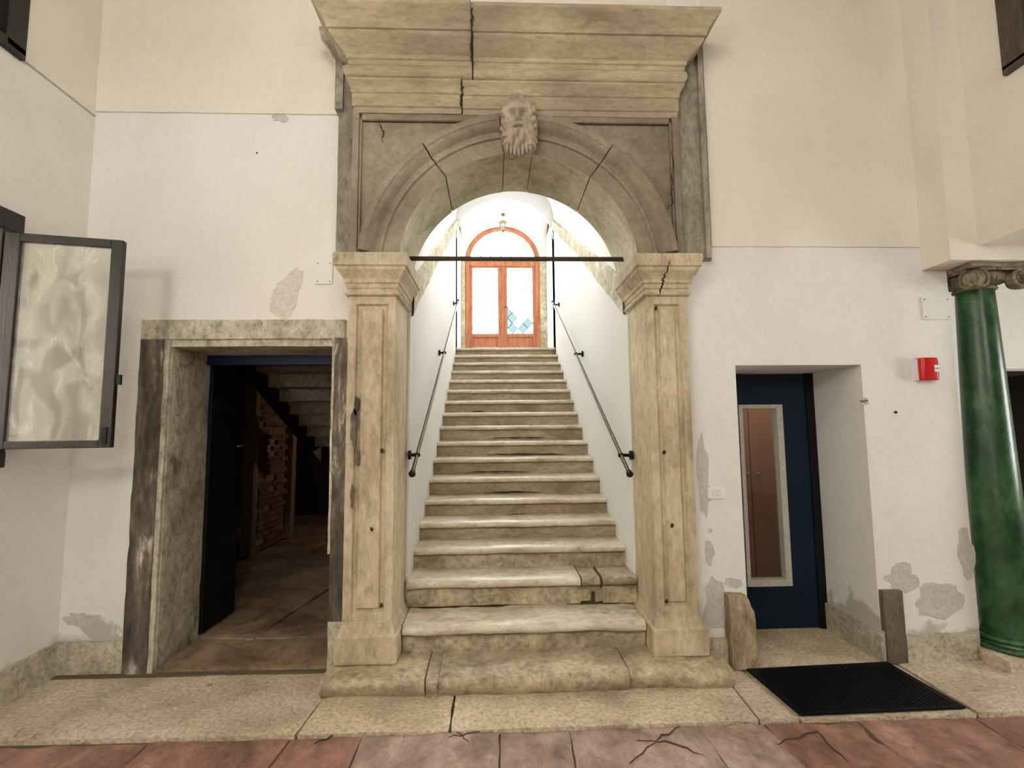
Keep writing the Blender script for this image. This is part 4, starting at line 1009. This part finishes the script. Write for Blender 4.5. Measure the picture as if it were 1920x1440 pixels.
# ================================================================== GREEN COLUMN
KX, KY = 3.505, 3.385
co = thing('green_column', 'green painted column with carved scrolled capital at the right edge', 'column', (KX, KY, .04))
shaft = []
for i in range(25):
    t = i/24; shaft.append((.158-.049*t**1.3, .185+(2.545-.185)*t))
obj('shaft', MB().lathe([(.176, .165), (.176, .18)]+shaft, KX, KY, 48), 'green_paint', co, smooth='auto')
def tor_(r, z0, z1, n=6): return [(r+(z1-z0)/2*math.cos(-PI/2+PI*i/n), (z0+z1)/2+(z1-z0)/2*math.sin(-PI/2+PI*i/n)) for i in range(n+1)]
obj('base', MB().lathe(tor_(.205, .065, .108)+[(.196, .112), (.190, .124)]+tor_(.186, .128, .162)+[(.172, .168)], KX, KY, 48), 'green_paint', co, smooth='auto')
obj('plinth', MB().rough(KX-.25, KX+.25, KY-.24, KY+.25, -.01, .075, .05, .010), 'slab_stone', co)
cap = []
obj('astragal', MB().lathe(tor_(.116, 2.535, 2.556)+[(.116, 2.56)], KX, KY, 40), 'capital_stone', co, smooth='auto')
obj('echinus', MB().lathe([(.116, 2.556), (.120, 2.565), (.146, 2.585), (.168, 2.61), (.172, 2.625), (.165, 2.645), (.15, 2.66)], KX, KY, 40), 'capital_stone', co, smooth='auto')
for i in range(26):
    t = 2*PI*i/26
    obj('egg', MB().ball((KX+.160*math.cos(t), KY+.160*math.sin(t), 2.604), .017, .017, .024, 6), 'capital_stone', co, smooth=True)
# concave-sided abacus
ab = []
for s in range(4):
    a0 = PI/4+s*PI/2
    for i in range(8):
        t = i/8; a = a0+PI/2*t; r = .335-.115*math.sin(PI*t)**.8; ab.append((KX+r*math.cos(a), KY+r*math.sin(a)))
obj('abacus', MB().prism(ab, 'z', 2.655, 2.690), 'capital_stone', co, bevel=.008)
for s in range(4):
    a = s*PI/2; d = Vector((math.cos(a), math.sin(a), 0)); e = Vector((-d.y, d.x, 0))
    for sg in (-1, 1):
        cc = Vector((KX, KY, 2.583))+d*.160+e*(sg*.155); m = MB(); pts = []; rr_ = []
        for i in range(52):
            t = i/51; ang = PI/2+2*PI*2.1*(1-t); rad = .010+.060*t
            pts.append(cc+d*.034+e*(sg*rad*math.cos(ang))+Vector((0, 0, rad*math.sin(ang)))); rr_.append(.006+.006*t)
        pts.append(Vector((KX, KY, 2.652))+d*.194); rr_.append(.010)
        m.tube(pts, rr_, 8)
        m.tube([cc-d*.02, cc+d*.030], [.068, .066], 20); m.tube([cc+d*.03, cc+d*.046], [.014, .008], 10)
        obj('volute', m, 'capital_stone', co, smooth='auto')
for s in range(4):
    a = s*PI/2; c = Vector((KX+.202*math.cos(a), KY+.202*math.sin(a), 2.668))
    m = MB().ball(c, .022, n=6)
    for i in range(5):
        t = 2*PI*i/5; m.ball(c+Vector((-math.sin(a)*.026*math.cos(t), math.cos(a)*.026*math.cos(t), .02*math.sin(t))), .013, n=4)
    obj('rosette', m, 'capital_stone', co, smooth=True)
